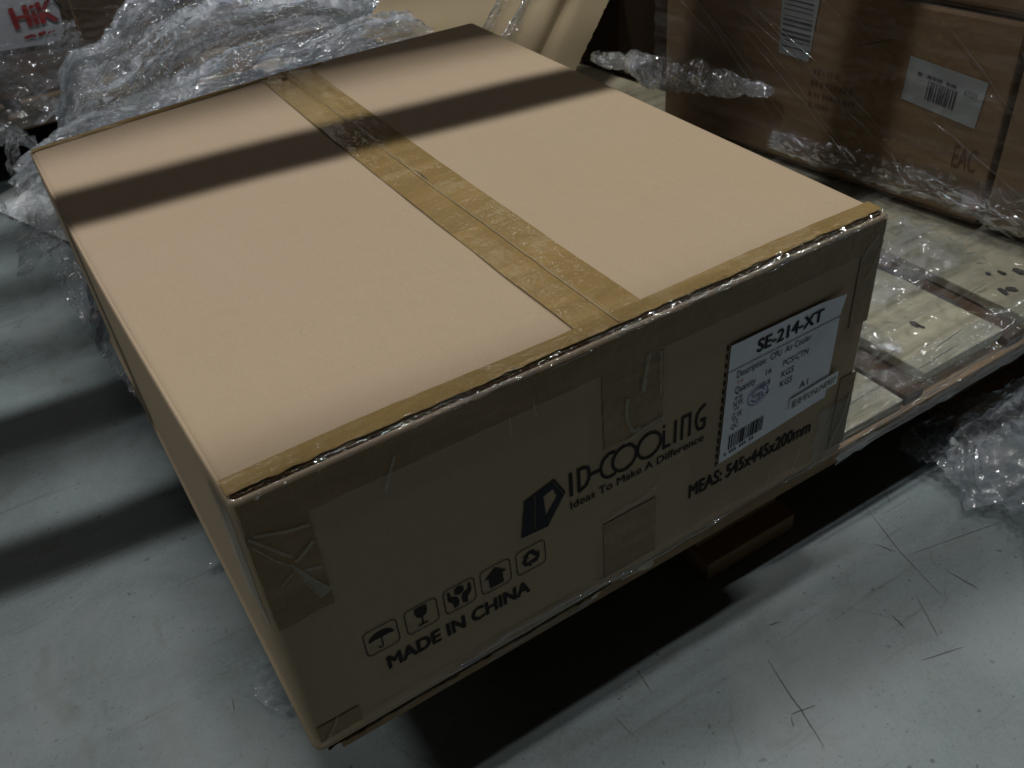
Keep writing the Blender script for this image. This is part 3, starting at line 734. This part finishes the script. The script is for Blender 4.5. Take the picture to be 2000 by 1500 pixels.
# ---- shipping label
lx0, lx1, lz0, lz1 = 0.3112, 0.4112, 0.0655, 0.1620
def lab(u, v):
    x = 0.3130 - 0.0025 * (1 - v) + (0.4115 - 0.313 + 0.0015 * (1 - v)) * u
    z = 0.0618 + (0.1612 - 0.0618) * v + (0.0100 * u * (1 - v))
    lift = 0.0025 * max(0, u - 0.8) / 0.2 * max(0, v - 0.8) / 0.2 + 0.00015 * noise.noise(Vector((u * 5, v * 5, 0)))
    return (x, -0.0020 - lift, z)
label = sheet("shipping_label", lab, 24, 24, PAPER, box, True, warpf)
def LP(u, v):
    p = lab(u, v); return (p[0], p[1] - 0.0005, p[2])
def ltxt(s, b, bold=0.0, m=INKB, shear=0.0): lettering(s, b, LP, m, label, warp=warpf, shear=shear, heavy=(0.0055 if bold > 0.03 else 0.0))
ltxt("SE-214-XT", (0.235, 0.840, 0.815, 0.945), 0.035)
flat("rule", stroke([(0.0, 0.790), (1.0, 0.792)], 0.006), LP, GREYINK, label, warpf)
ltxt("Description:  CPU  Air Cooler", (0.075, 0.690, 0.740, 0.765), 0.0)
ltxt("品名", (0.085, 0.655, 0.135, 0.678), 0.0, REDINK)
ltxt("Quantity", (0.075, 0.555, 0.255, 0.632)); ltxt("数量", (0.08, 0.520, 0.150, 0.545), 0.03)
ltxt("16", (0.345, 0.595, 0.395, 0.640)); ltxt("PCS/CTN", (0.500, 0.588, 0.730, 0.642))
ltxt("N.W.", (0.075, 0.455, 0.165, 0.508)); ltxt("净重", (0.085, 0.424, 0.130, 0.446))
ltxt("10.8", (0.310, 0.498, 0.395, 0.545)); ltxt("KGS", (0.500, 0.488, 0.610, 0.545))
ltxt("G.W.", (0.075, 0.350, 0.170, 0.403)); ltxt("毛重", (0.085, 0.320, 0.130, 0.343))
ltxt("11.4", (0.305, 0.410, 0.395, 0.455)); ltxt("KGS", (0.500, 0.398, 0.610, 0.455))
ltxt("QC", (0.075, 0.255, 0.140, 0.305)); ltxt("A1", (0.700, 0.270, 0.780, 0.330), 0.03)
bars = []; r2 = random.Random(5); x = 0.07
while x < 0.385:
    w = r2.choice([0.006, 0.006, 0.010, 0.016]); bars.append([(x, 0.085), (x + w, 0.085), (x + w, 0.215), (x, 0.215)]); x += w + r2.choice([0.006, 0.008, 0.012])
flat("barcode", bars, LP, INKB, label, warpf)
flat("barcode_figures", [[(a, 0.045), (a + 0.016, 0.045), (a + 0.016, 0.066), (a, 0.066)] for a in (0.04, 0.085, 0.108, 0.131, 0.176, 0.199, 0.222, 0.267, 0.290)], LP, GREYINK, label, warpf)
sp = stroke(arc(0.290, 0.455, 0.088, 0.080, 0, 360, 26)[:-1], 0.007, True) + stroke(arc(0.290, 0.455, 0.062, 0.056, 20, 160, 12), 0.012) + stroke(arc(0.290, 0.455, 0.058, 0.052, 200, 340, 12), 0.010) + stroke([(0.245, 0.455), (0.335, 0.458)], 0.012)
flat("stamp", sp, lambda u, v: (lab(u, v)[0], lab(u, v)[1] - 0.0008, lab(u, v)[2]), BLUEINK, label, warpf)
def stk(u, v): return (lab(0.62 + 0.46 * u, 0)[0], -0.0034 - 0.0010 * max(0, u - 0.85), 0.0790 + 0.0115 * v - 0.0015 + 0.004 * u)
stick = sheet("sticker", stk, 8, 4, PAPER2, label, True, warpf)
lettering("服务号ONLINE937", (0.03, 0.18, 0.95, 0.80), lambda u, v: (stk(u, v)[0], stk(u, v)[1] - 0.0005, stk(u, v)[2]), INKB, label, warp=warpf)
# dashed guide line printed round the label
ds = []
for k in range(15):
    z = 0.0590 + k * 0.0070; xx = 0.3088 + (z - 0.06) * 0.022
    ds.append([(xx, z), (xx + 0.0014, z), (xx + 0.0014, z + 0.0042), (xx, z + 0.0042)])
for k in range(13):
    x = 0.3105 + k * 0.0072; zz = 0.0605 + (x - 0.3105) * 0.095
    ds.append([(x, zz), (x + 0.0045, zz + 0.0004), (x + 0.0045, zz + 0.0017), (x, zz + 0.0013)])
pprint("printed_frame", ds)

# ------------------------------------------------------------------ pallet under the carton
pal = thing("wooden_pallet", "low wooden pallet of pale deck boards under the big carton, front edge wrapped in film", "pallet", "wooden pallets")
PX0, PX1, PY0, PY1 = 0.015, 1.30, 0.016, 1.12
def board(name, lo, hi, mtl, bev=0.0015): return slab(name, lo, hi, mtl, pal, bev, jitter=0.0006)
xs = [(0.015, 0.136, 0.0, WOODL), (0.140, 0.27, -0.001, WOODL), (0.274, 0.402, 0.0, WOODL), (0.406, 0.5425, -0.0105, WOODL), (0.5465, 0.5700, -0.011, WOODB),
      (0.5720, 0.6775, -0.0005, WOODL), (0.6815, 0.7080, -0.0105, WOODB), (0.7090, 0.838, -0.001, WOODL), (0.842, 0.97, -0.001, WOODL), (0.974, 1.10, -0.001, WOODL), (1.104, 1.30, -0.001, WOODL)]
for (a, b, z, mt) in xs:
    board("deck_board", (a, PY0 + (0.009 if z > -0.005 else 0.004), z - (0.010 if z > -0.005 else 0.010)), (b, PY1, z), mt)
for y0, y1 in ((0.016, 0.13), (0.50, 0.62), (1.0, 1.12)):
    board("cross_board", (PX0, y0, -0.0375), (PX1, y1, -0.0215), WOODD)
for x0, x1 in ((0.060, 0.150), (0.347, 0.447), (0.665, 0.790), (1.0, 1.12)):
    yf = 0.16 if x0 < 0.1 else 0.036
    board("runner", (x0, yf, FZ + 0.001), (x1, PY1, FZ + 0.021), WOODD)
    for y0, y1 in ((yf + 0.020, yf + 0.11), (0.51, 0.61), (1.01, 1.11)):
        board("block", (x0 + 0.004, y0, FZ + 0.0215), (x1 - 0.004, y1, -0.038), WOODD)
# knots and grime on the deck
def blob(cx, cy, rx, ry, rot, z, seed, name="grime_patch"):
    n = 18; pts = []
    for i in range(n):
        a = 2 * math.pi * i / n; r = 1 + 0.45 * noise.noise(Vector((math.cos(a) * 1.6, math.sin(a) * 1.6, seed)))
        x = rx * r * math.cos(a); y = ry * r * math.sin(a)
        pts.append((cx + x * math.cos(rot) - y * math.sin(rot), cy + x * math.sin(rot) + y * math.cos(rot)))
    flat(name, [pts], lambda x, y: (x, y, z), DIRT, pal)
blob(0.673, 0.100, 0.0085, 0.032, 0.15, -0.0002, 1); blob(0.6815, 0.145, 0.006, 0.02, 0.2, 0.0002, 2)
for x, y, r, a, k in ((0.6233, 0.0770, 0.0035, 0.2, 3), (0.6250, 0.0710, 0.0025, 0.5, 4), (0.7454, 0.0903, 0.0022, 0.2, 5), (0.7382, 0.0604, 0.0040, 0.9, 6), (0.7291, 0.0625, 0.0038, 0.1, 7), (0.771, 0.0753, 0.0045, 0.4, 8), (0.757, 0.083, 0.0028, 0.4, 9),
                      (0.553, 0.415, 0.006, 0.4, 10), (0.575, 0.43, 0.008, 0.4, 11), (0.60, 0.40, 0.005, 0.9, 12), (0.62, 0.455, 0.008, 0.4, 13), (0.575, 0.382, 0.004, 1.4, 14)):
    blob(x, y, r * 1.6, r * 0.8, a + 1.2, 0.0006, k)

# ------------------------------------------------------------------ stretch film on the pallet's deck and front edge
def deckfilm(u, v):
    x = 0.455 + 0.36 * u; y = 0.50 * v
    return (x, y, 0.0030)
DFILM = tag(facet_film("stretch_film", lambda u, v: (0.452 + 0.37 * u, 0.020 + 0.50 * v, 0.0045 + 0.004 * v), 44, 70, 0.0016, FILMW, 21, 0.45, 0.0030, 30, (0.35, 1, 1)), "clear stretch film lying over the pale deck boards right of the carton", "plastic film", "stretch film")
def bump_patch(cx, cy, rx, ry, h):
    def f(u, v):
        a = u * 2 - 1; b = v * 2 - 1
        return (cx + rx * a, cy + ry * b, 0.005 + h * max(0, 1 - a * a) * max(0, 1 - b * b))
    return f
CLEAR = m_film("loose_stretch_film", 0.07, 0.15, fres=0.22, scale=(80, 80, 80), bstr=0.35, rough=0.03, lo=0.1, patch=(0.42, 0.64), pscale=(30, 60, 60), milkc=(0.74, 0.77, 0.80))
tag(facet_film("stretch_film", bump_patch(0.525, 0.105, 0.055, 0.048, 0.016), 26, 24, 0.0028, CLEAR, 24, 0.45, 0.004, 30, edge=0.10), "small crumple of clear film by the carton's right corner, over the grime spot", "plastic film", "stretch film")
tag(facet_film("stretch_film", bump_patch(0.690, 0.160, 0.075, 0.050, 0.012), 26, 18, 0.0028, CLEAR, 25, 0.45, 0.004, 30, edge=0.10), "glinting crumple of clear film on the deck midway to the wrapped cartons", "plastic film", "stretch film")
for k, (xa, xb, y) in enumerate([(0.535, 0.575, 0.055), (0.60, 0.64, 0.040), (0.56, 0.62, 0.028), (0.48, 0.53, 0.030), (0.67, 0.72, 0.075), (0.64, 0.76, 0.018), (0.55, 0.70, 0.0105), (0.47, 0.60, 0.0105), (0.62, 0.80, 0.0085)]):
    film_rope("film_crease", [(xa, y - 0.002, 0.007 if y > 0.015 else -0.004 - 0.006 * (k % 3)), (xb, y + 0.001, 0.007 if y > 0.015 else -0.004 - 0.006 * (k % 3))], 0.0008, CORD, DFILM, 80 + k)
def edgefilm(u, v):
    x = 0.458 + 0.79 * u
    P = [(0.045, 0.004), (0.022, 0.003), (0.012, -0.006), (0.010, -0.020), (0.013, -0.034), (0.030, -0.041)]
    k = min(max(v, 0), 1) * 5; i = min(int(k), 4); f = k - i
    y = P[i][0] + (P[i + 1][0] - P[i][0]) * f; z = P[i][1] + (P[i + 1][1] - P[i][1]) * f
    return (x, y, z)
tag(facet_film("stretch_film", edgefilm, 70, 40, 0.0010, m_film("edge_stretch_film", 0.03, 0.05, scale=(10, 260, 260), bstr=0.5, rough=0.03, fres=0.3, pscale=(5, 190, 190), lo=0.05, patch=(0.45, 0.7)), 22, 0.4, 0.0016, 60, (0.08, 1, 1)), "tight band of clear film wrapped round the pallet's front edge", "plastic film", "stretch film")

# ------------------------------------------------------------------ wrapped cartons on the right
FA = Vector((0.7349, 0.7014, 0)); FD = Vector((0.12984, -0.99153, 0)); FN = Vector((-0.99153, -0.12984, 0))
def SP(s, z, d=0.0): 
    p = FA + FD * s + FN * d; return (p.x, p.y, z)
def stack_carton(name, label, s0, s1, z0, z1, depth, group):
    t = thing(name, label, "carton", group)
    mt = Matrix(((FD.x, -FN.x, 0, FA.x), (FD.y, -FN.y, 0, FA.y), (0, 0, 1, 0), (0, 0, 0, 1)))
    slab("carton_wall", (s0, 0, z0 + 0.004), (s1, depth, z1), KRAFTD, t, 0.004, mtx=mt, jitter=0.001)
    slab("bottom_flap", (s0 + 0.003, 0.002, z0 + 0.0005), (s1 - 0.003, depth - 0.002, z0 + 0.0038), WOODB, t, 0.0006, mtx=mt)
    return t
DARKC = m_kraft("shade_darkened_cardboard", (0.040, 0.027, 0.018), 0.15, axis=2)  # shade of the recess put into the cardboard colour
g = "film-wrapped cartons stacked at the right"
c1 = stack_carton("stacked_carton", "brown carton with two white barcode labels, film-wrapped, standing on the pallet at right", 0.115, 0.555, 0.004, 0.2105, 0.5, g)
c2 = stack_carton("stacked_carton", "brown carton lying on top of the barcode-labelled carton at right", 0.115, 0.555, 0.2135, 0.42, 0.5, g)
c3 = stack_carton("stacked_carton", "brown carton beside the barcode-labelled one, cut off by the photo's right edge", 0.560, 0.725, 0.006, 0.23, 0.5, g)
c4 = thing("stacked_carton", "set-back carton with its shade put into a near-black brown beside the cardboard sheet", "carton", g)
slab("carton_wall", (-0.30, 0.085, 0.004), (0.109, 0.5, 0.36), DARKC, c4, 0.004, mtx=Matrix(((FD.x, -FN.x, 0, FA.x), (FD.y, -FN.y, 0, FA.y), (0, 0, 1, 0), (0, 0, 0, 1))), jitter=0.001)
def carton_label(poly, mtl=PAPERG):
    return flat("paper_label", [poly], lambda s, z: SP(s, z, 0.0016), mtl, c1)
def lb(name, polys, par, mtl=GREYINK): return flat(name, polys, lambda s, z: SP(s, z, 0.0022), mtl, par)
l1 = carton_label([(0.4475, 0.1160), (0.5300, 0.1050), (0.5335, 0.1520), (0.4495, 0.1610)])
def lq(u, v):
    a = Vector((0.4475, 0.1160)); b = Vector((0.5300, 0.1050)); c = Vector((0.5335, 0.1520)); d = Vector((0.4495, 0.1610))
    p = a * (1 - u) * (1 - v) + b * u * (1 - v) + c * u * v + d * (1 - u) * v; return SP(p.x, p.y, 0.0022)
r3 = random.Random(3); bars = []; x = 0.30
while x < 0.68:
    w = r3.choice([0.012, 0.018, 0.026]); bars.append([(x, 0.20), (x + w, 0.20), (x + w, 0.62), (x, 0.62)]); x += w + r3.choice([0.010, 0.014, 0.02])
flat("barcode", bars, lq, GREYINK, l1)
q = []
for a, b in ((0.14, 0.20), (0.27, 0.33), (0.34, 0.39), (0.40, 0.47), (0.52, 0.57), (0.58, 0.65)):
    q.append([(a, 0.66), (b, 0.66), (b, 0.73), (a, 0.73)])
flat("faded_print", q, lq, GREYINK, l1)
lettering("67559", (0.76, 0.60, 0.92, 0.71), lq, GREYINK, l1)
l2 = carton_label([(0.2900, 0.1315), (0.3305, 0.1290), (0.3365, 0.2080), (0.2870, 0.2080)])
bars = []; z = 0.140
while z < 0.206:
    w = r3.choice([0.0010, 0.0016, 0.0024]); bars.append([(0.2915, z), (0.3300, z - 0.0010), (0.3300, z - 0.0010 + w), (0.2915, z + w)]); z += w + r3.choice([0.0030, 0.0040, 0.0055])
lb("barcode", bars, l2)
def cprint(s, b, par=c1, bold=0.0): lettering(s, b, lambda s_, z: SP(s_, z, 0.0014), DKPRINT, par, bold=bold)
cprint("EAC", (0.5145, 0.060, 0.5400, 0.085))
for k, (s0, z0, w) in enumerate([(0.338, 0.118, 0.030), (0.336, 0.105, 0.052), (0.335, 0.092, 0.060), (0.337, 0.080, 0.026)]):
    q = []; x = s0
    while x < s0 + w:
        ww = random.uniform(0.0025, 0.005); q.append([(x, z0), (x + ww, z0 - 0.0008), (x + ww, z0 + 0.0050), (x, z0 + 0.0058)]); x += ww + random.uniform(0.001, 0.0035)
    flat("faded_print", q, lambda s_, z: SP(s_, z, 0.0013), DKPRINT, c1)
for q in ([(0.345, 0.200), (0.375, 0.208)], [(0.388, 0.158), (0.425, 0.172)]):
    flat("printed_line", stroke(q, 0.0012), lambda s_, z: SP(s_, z, 0.0013), DKPRINT, c1)
# their film: taut on the face, bunched at the foot
def sfilm(u, v):
    s = 0.105 + 0.685 * u; z = 0.012 + 0.34 * v
    return SP(s, z + 0.0, 0.0065)
SFILM = tag(facet_film("stretch_film", sfilm, 90, 60, 0.0005, FILMS, 31, 0.35, 0.0028, 18, (0.5, 0.5, 1.8)), "clear stretch film pulled tight over the brown cartons at right", "plastic film", "stretch film")
rr_ = random.Random(12)
for k in range(16):
    s0 = rr_.uniform(0.06, 0.52); z0 = rr_.uniform(0.10, 0.30); ln = rr_.uniform(0.08, 0.22); sl = rr_.uniform(0.5, 0.85)
    film_rope("film_crease", [SP(s0, z0, 0.008), SP(s0 + ln * 0.5, z0 - ln * sl * 0.45, 0.0095), SP(s0 + ln, max(0.02, z0 - ln * sl), 0.009)], rr_.uniform(0.0004, 0.0009), CORD, SFILM, k)
for k, q in enumerate([[(0.452, 0.062), (0.470, 0.036), (0.483, 0.020)], [(0.447, 0.052), (0.462, 0.030)], [(0.545, 0.245), (0.580, 0.205)], [(0.560, 0.190), (0.600, 0.150)], [(0.49, 0.050), (0.56, 0.035), (0.62, 0.030)], [(0.50, 0.038), (0.60, 0.012)]]):
    film_rope("film_crease", [SP(a, b, 0.011) for a, b in q], 0.0016, CORD, SFILM, 40 + k)
def sfoot(u, v):
    s = 0.30 + 0.42 * u
    return SP(s, 0.055 - 0.05 * v * (0.6 + 0.4 * u) + 0.02 * (u - 0.5), 0.007 + 0.016 * math.sin(math.pi * min(1, max(0, v))))
tag(facet_film("stretch_film", sfoot, 60, 14, 0.0030, m_film("bunched_stretch_film", 0.04, 0.018, scale=(60, 60, 120), bstr=0.4, lo=0.05), 32, 0.4, 0.004, 24), "bunched clear film gathered at the foot of the cartons at right", "plastic film", "stretch film")
def clump(u, v):
    P0 = Vector((0.690, 0.665, 0.088)); P1 = Vector((0.752, 0.400, 0.096))
    c = P0.lerp(P1, u) + Vector((0, 0, 0.003 * math.sin(u * 9) - 0.004))
    a = v * 2 * math.pi; r = (0.030 * math.sin(math.pi * min(1, max(0.02, u * 0.92 + 0.06))) ** 0.8) * (0.75 + 0.5 * noise.noise(Vector((u * 7, math.cos(a) * 0.8, math.sin(a) * 0.8)))) + 0.002
    a += u * 5
    return (c.x + r * 0.9 * math.cos(a), c.y + r * 0.4 * math.cos(a), c.z + r * math.sin(a) * 0.85)
tag(facet_film("stretch_film", clump, 90, 26, 0.0016, FILM, 33, 0.4, 0.005, 40, (0.4, 0.4, 1)), "twisted clump of clear film sticking out beside the dark set-back carton", "plastic film", "stretch film")

# ------------------------------------------------------------------ torn cardboard sheet leaning behind the carton
PA = Vector((0.6736, 0.68, 0.0689)); PD = Vector((0.1048, 0.0645, 0.0541)); PL = Vector((-0.42, 0.0, 0.0))
def panel_pt(u, v, off=0.0):
    # v up the torn right edge, u from the right edge leftwards
    p = PA + PD * (-1.22 + 3.4 * v) + PL * u
    p += Vector((0, -0.643, 0.766)) * (off + 0.012 * math.sin(u * 3.0) * v - 0.012 * math.exp(-((u - 0.155 - 0.05 * v) / 0.030) ** 2) + 0.003 * math.exp(-((u - 0.24 - 0.05 * v) / 0.05) ** 2))
    return p
pn = thing("cardboard_sheet", "torn sheet of pale cardboard leaning behind the carton's far right corner", "cardboard sheet")
def ptop(u, v):
    t = 0.0028 * noise.noise(Vector((v * 42, 3, 0))) + 0.0022 * noise.noise(Vector((v * 120, 5, 0)))
    p = panel_pt(u, v); 
    if u == 0: p = p + Vector((t, 0, 0))
    return p
nv_ = 150; nu_ = 60
vs = [ptop(i / (nu_ - 1), j / (nv_ - 1)) for i in range(nu_) for j in range(nv_)]
mesh("cardboard_liner", vs, grid_faces(nu_, nv_, True), KRAFTP, pn, True)
vs = []
for j in range(nv_):
    v = j / (nv_ - 1); a = ptop(0, v); nn = Vector((0, -0.643, 0.766))
    tt = [Vector((0.0030 * noise.noise(Vector((v * 90, k, 1))) , 0, 0)) for k in (1, 2, 3)]
    vs += [a, a - nn * 0.0015 + tt[0], a - nn * 0.0035 + tt[1] * 1.5, a - nn * 0.006 + tt[2]]
mesh("torn_edge", vs, grid_faces(nv_, 4), CORR, pn)
mesh("cardboard_liner", [Vector(panel_pt(u, v)) - Vector((0, -0.643, 0.766)) * 0.006 for u in (0, 1) for v in (0, 1)], [(0, 1, 3, 2)], KRAFTP, pn)
def strips(x0, seed):
    def f(u, v):
        p = panel_pt(0.39 - 0.0 + x0 + 0.085 * (u - 0.5) * (1 - 0.3 * v), 0.33 + 0.45 * v, 0.010)
        return (p.x, p.y, p.z + 0.008 * math.sin(u * 3.14))
    return f
tag(facet_film("film_strip", strips(-0.010, 1), 14, 60, 0.002, CLEAR, 51, 0.4, 0.006, 20), "narrow strip of clear film hanging over the torn cardboard sheet, nearer its edge", "plastic film", "stretch film")
tag(facet_film("film_strip", strips(0.100, 2), 16, 60, 0.002, CLEAR, 52, 0.4, 0.006, 20), "bright strip of clear film between the film heap and the cardboard sheet", "plastic film", "stretch film")
# ------------------------------------------------------------------ film heap behind the carton
def heap1(u, v):
    x = -0.012 + 0.482 * u + 0.07 * v; y = 0.575 + 0.62 * v
    k = min(1, max(0, (u - 0.16) / 0.42)); k = k * k * (3 - 2 * k)
    z = 0.098 + (0.125 * k - 0.010) * max(v, 0) ** 0.8 + 0.025 * math.sin(u * 5.0 + 1.0) * v * k - 0.13 * max(0, 0.12 - u) / 0.12 - 0.05 * max(0, u - 0.8) / 0.2
    return (x, y, z)
def heap2(u, v):
    x = -0.05 + 0.50 * u + 0.05 * v; y = 0.562 + 0.30 * v
    z = 0.155 - 0.05 * (1 - u) - 0.10 * (v - 0.5) ** 2 + 0.02 * math.sin(u * 9)
    return (x, y, z)
hf = m_film("heaped_stretch_film", 0.12, 0.28, scale=(40, 110, 110), bstr=0.5, rough=0.035, lo=0.05, pscale=(10, 42, 42), patch=(0.38, 0.60), milkc=(0.66, 0.72, 0.80))
H = facet_film("film_heap", heap1, 150, 150, 0.0020, hf, 41, 0.45, 0.012, 13, (0.28, 1.5, 1.0), edge=0.03)
tag(H, "big crumpled heap of clear stretch film behind the carton's far edge", "plastic film")
facet_film("film_fold", lambda u, v: tuple(Vector(heap1(u, v)) + Vector((0.01, -0.004, 0.012 + 0.006 * math.sin(v * 9)))), 120, 120, 0.0022, hf, 43, 0.45, 0.010, 17, (0.3, 1.4, 1.0), parent=H, edge=0.04)
facet_film("film_fold", heap2, 110, 56, 0.0020, hf, 42, 0.45, 0.008, 20, (0.3, 1.4, 1.0), parent=H, edge=0.05)
for k, q in enumerate([[(0.10, 0.05), (0.45, 0.22), (0.80, 0.30)], [(0.12, 0.40), (0.40, 0.55), (0.75, 0.50)], [(0.25, 0.12), (0.60, 0.35), (0.95, 0.48)], [(0.35, 0.70), (0.65, 0.82)], [(0.20, 0.28), (0.34, 0.10)], [(0.55, 0.15), (0.85, 0.22)], [(0.50, 0.62), (0.95, 0.70)], [(0.15, 0.62), (0.36, 0.80)], [(0.62, 0.06), (0.90, 0.12)]]):
    film_rope("film_crease", [Vector(heap1(a, b)) + Vector((0, -0.004, 0.020)) for a, b in q], 0.0018, CORD, H, 60 + k)
# film hanging down past the carton's left side
OUT = [(-0.0208, 1.2), (-0.0248, 1.024), (-0.0290, 0.9002), (-0.0240, 0.7943), (-0.020, 0.6986), (-0.015, 0.600), (-0.008, 0.53), (0.004, 0.46)]
def lfilm(u, v):
    k = min(max(v, 0), 1) * 7; i = min(int(k), 6); f = k - i
    ox = OUT[i][0] + (OUT[i + 1][0] - OUT[i][0]) * f; oy = OUT[i][1] + (OUT[i + 1][1] - OUT[i][1]) * f
    return (ox + (0.026 + 0.008 * v) * u, oy, -0.034 - 0.01 * v + 0.05 * u * (1 - v) + 0.012 * math.sin(u * 3.0))
tag(facet_film("hanging_film", lfilm, 14, 150, 0.0024, CLEAR, 61, 0.45, 0.003, 30, (0.8, 0.8, 1)), "ragged tail of clear film hanging along the carton's left side", "plastic film", "stretch film")
def loop(u, v):
    a = -0.5 + 4.4 * u; r = 0.045
    return (-0.012 + r * math.cos(a) * 0.9, 1.05 + r * 2.0 * math.sin(a) + 0.01 * v, 0.0 + 0.028 * (v - 0.5) + 0.03 * math.sin(a))
tag(facet_film("film_loop", loop, 60, 9, 0.0026, FILM, 62, 0.45, 0.004, 30), "looped twist of clear film beyond the carton's far left corner", "plastic film", "stretch film")
# ------------------------------------------------------------------ wrapped stack on a pallet at the back left
bp = thing("wooden_pallet", "brown pallet under the white-labelled wrapped carton at the back left", "pallet", "wooden pallets")
BY = 1.36
for k in range(9):
    slab("deck_board", (-1.1 + k * 0.19, BY, -0.022), (-1.1 + k * 0.19 + 0.165, BY + 0.8, -0.001), WOODD, bp, 0.002, jitter=0.001)
slab("cross_board", (-1.1, BY + 0.004, -0.045), (0.60, BY + 0.1, -0.023), WOODD, bp, 0.002)
for x in (-1.1, -0.32, 0.48):
    slab("block", (x, BY + 0.01, FZ + 0.001), (x + 0.12, BY + 0.12, -0.0455), WOODD, bp, 0.002)
slab("cross_board", (-1.1, BY + 0.7, -0.045), (0.60, BY + 0.79, -0.023), WOODD, bp, 0.002)
bc = thing("wrapped_carton", "brown carton with white label in red letters, film-wrapped at the back left", "carton")
slab("carton_wall", (-0.55, BY + 0.02, 0.001), (0.66, BY + 0.6, 0.42), m_kraft("dark_brown_cardboard", (0.20, 0.13, 0.085), 0.16, axis=2), bc, 0.004)
BPt = lambda x, z: (x, BY + 0.017, z)
bl = flat("paper_label", [[(-0.12, 0.098), (-0.05, 0.082), (0.03, 0.081), (0.1326, 0.074), (0.1447, 0.0880), (0.1500, 0.130), (0.1480, 0.20), (-0.12, 0.22)]], BPt, PAPER2, bc)
BPl = lambda x, z: (x, BY + 0.0155, z)
lettering("HiK", (0.0775, 0.1065, 0.1420, 0.1385), BPl, REDINK, bl, heavy=0.0022)
flat("printed_smear", stroke([(0.083, 0.0905), (0.094, 0.0925), (0.101, 0.0905)], 0.0045) + stroke([(0.105, 0.0915), (0.117, 0.0930)], 0.0050) + stroke([(0.120, 0.0905), (0.131, 0.0925)], 0.0035), BPl, REDINK, bl)
flat("printed_mark", stroke([(0.146, 0.137), (0.1535, 0.122)], 0.004), BPl, INK, bl)
slab("carton_seam", (0.1655, BY + 0.0165, 0.001), (0.1690, BY + 0.0195, 0.42), KRAFTD, bc, 0)
def bfilm(u, v):
    x = -0.35 + 1.05 * u; z = -0.03 + 0.40 * v
    return (x, BY + 0.006 - 0.03 * math.exp(-((z) / 0.05) ** 2) - 0.012 * math.sin(u * 7 + v * 3), z)
tag(facet_film("wrapping_film", bfilm, 70, 60, 0.0016, m_film("carton_stretch_film", 0.03, 0.045, scale=(40, 90, 130), bstr=0.35, rough=0.03), 71, 0.4, 0.006, 10, (0.6, 1, 1.6)), "clear film wrapped over the back left carton and its white label", "plastic film", "stretch film")
def bdrape(u, v):
    x = -0.10 + 0.26 * u; return (x, BY - 0.02 - 0.10 * (1 - v) + 0.02 * math.sin(u * 6), -0.02 + 0.10 * v + 0.03 * u)
tag(facet_film("draped_film", bdrape, 50, 26, 0.004, FILM, 72, 0.45, 0.010, 14, edge=0.08), "greyish film draped from the back left carton onto its pallet edge", "plastic film", "stretch film")
pc = mesh("paper_scrap", [(-0.075, 1.30, FZ + 0.004), (0.02, 1.04, FZ + 0.010), (0.03, 1.22, FZ + 0.006), (-0.02, 1.34, FZ + 0.004), (-0.02, 1.17, FZ + 0.016)], [(0, 1, 4), (1, 2, 4), (2, 3, 4), (3, 0, 4)], PAPERG)
tag(pc, "pale paper scrap on the floor in front of the back left pallet", "paper scrap")
# ------------------------------------------------------------------ film on the floor
def ffilm(u, v):
    x = 0.585 + 0.34 * u; y = -0.12 + 0.16 * v
    e = min(u * 3, 1) * min((1 - v) * 4, 1)
    edge = 0.03 * noise.noise(Vector((v * 5, 0.3, 2)))
    return (x + edge * (1 - u), y + 0.02 * math.sin(u * 6) * v, FZ + 0.010 + 0.045 * max(0, e) * (0.4 + 0.6 * math.sin(3.0 * v) ** 2))
tag(facet_film("floor_film", ffilm, 80, 44, 0.0030, FILM, 81, 0.45, 0.010, 16, (1, 1, 1), edge=0.06), "crumpled clear film lying on the concrete at the right edge", "plastic film")
def bfl(u, v):
    x = -0.017 + 0.05 * u + 0.012 * (2 * v - 1) ** 2; y = 0.122 + 0.056 * v
    return (x, y, FZ + 0.006 + 0.012 * u)
tag(crumpled("film_scrap", bfl, 26, 34, 0.0032, 60, CLEAR, 82, (1, 1, 1), 0.4), "small film scrap poking out from under the carton's near left edge", "plastic film")
def bf2(u, v): return (-0.008 + 0.02 * u, 0.30 + 0.012 * v, FZ + 0.004 + 0.004 * u)
tag(crumpled("film_scrap", bf2, 10, 8, 0.002, 90, FILM, 83, (1, 1, 1), 0.4), "tiny film shred on the concrete by the carton's left side", "plastic film")
# ------------------------------------------------------------------ storage rack overhead (its beams throw the shadow bands)
rack = thing("storage_rack", "steel storage rack standing over the pallet, above the picture", "rack")
def rbeam(x0, x1, yc, w, z, h, yaw=YAW, piv=(0.0, 0.0)):
    mt = Matrix.Translation((piv[0], yc, z)) @ Matrix.Rotation(yaw, 4, 'Z')
    slab("beam", (x0, -w / 2, -h / 2), (x1, w / 2, h / 2), STEEL, rack, 0.002, mtx=mt)
rbeam(-2.2, 2.6, 0.337, 0.056, 1.0, 0.09, math.radians(-7.0))
rbeam(-2.2, 2.6, 0.509, 0.056, 1.0, 0.09, math.radians(-7.0))
for yc, w in ((0.322, 0.0305), (0.045, 0.022), (0.42, 0.02), (0.50, 0.028), (0.58, 0.02), (0.68, 0.03)):
    rbeam(-2.2, 2.6, yc, w, 2.6, 0.03)
for x in (-2.2, 2.55):
    for y in (0.25, 0.85):
        slab("upright", (x - 0.045, y - 0.04, FZ), (x + 0.045, y + 0.04, 2.75), STEEL, rack, 0.003)
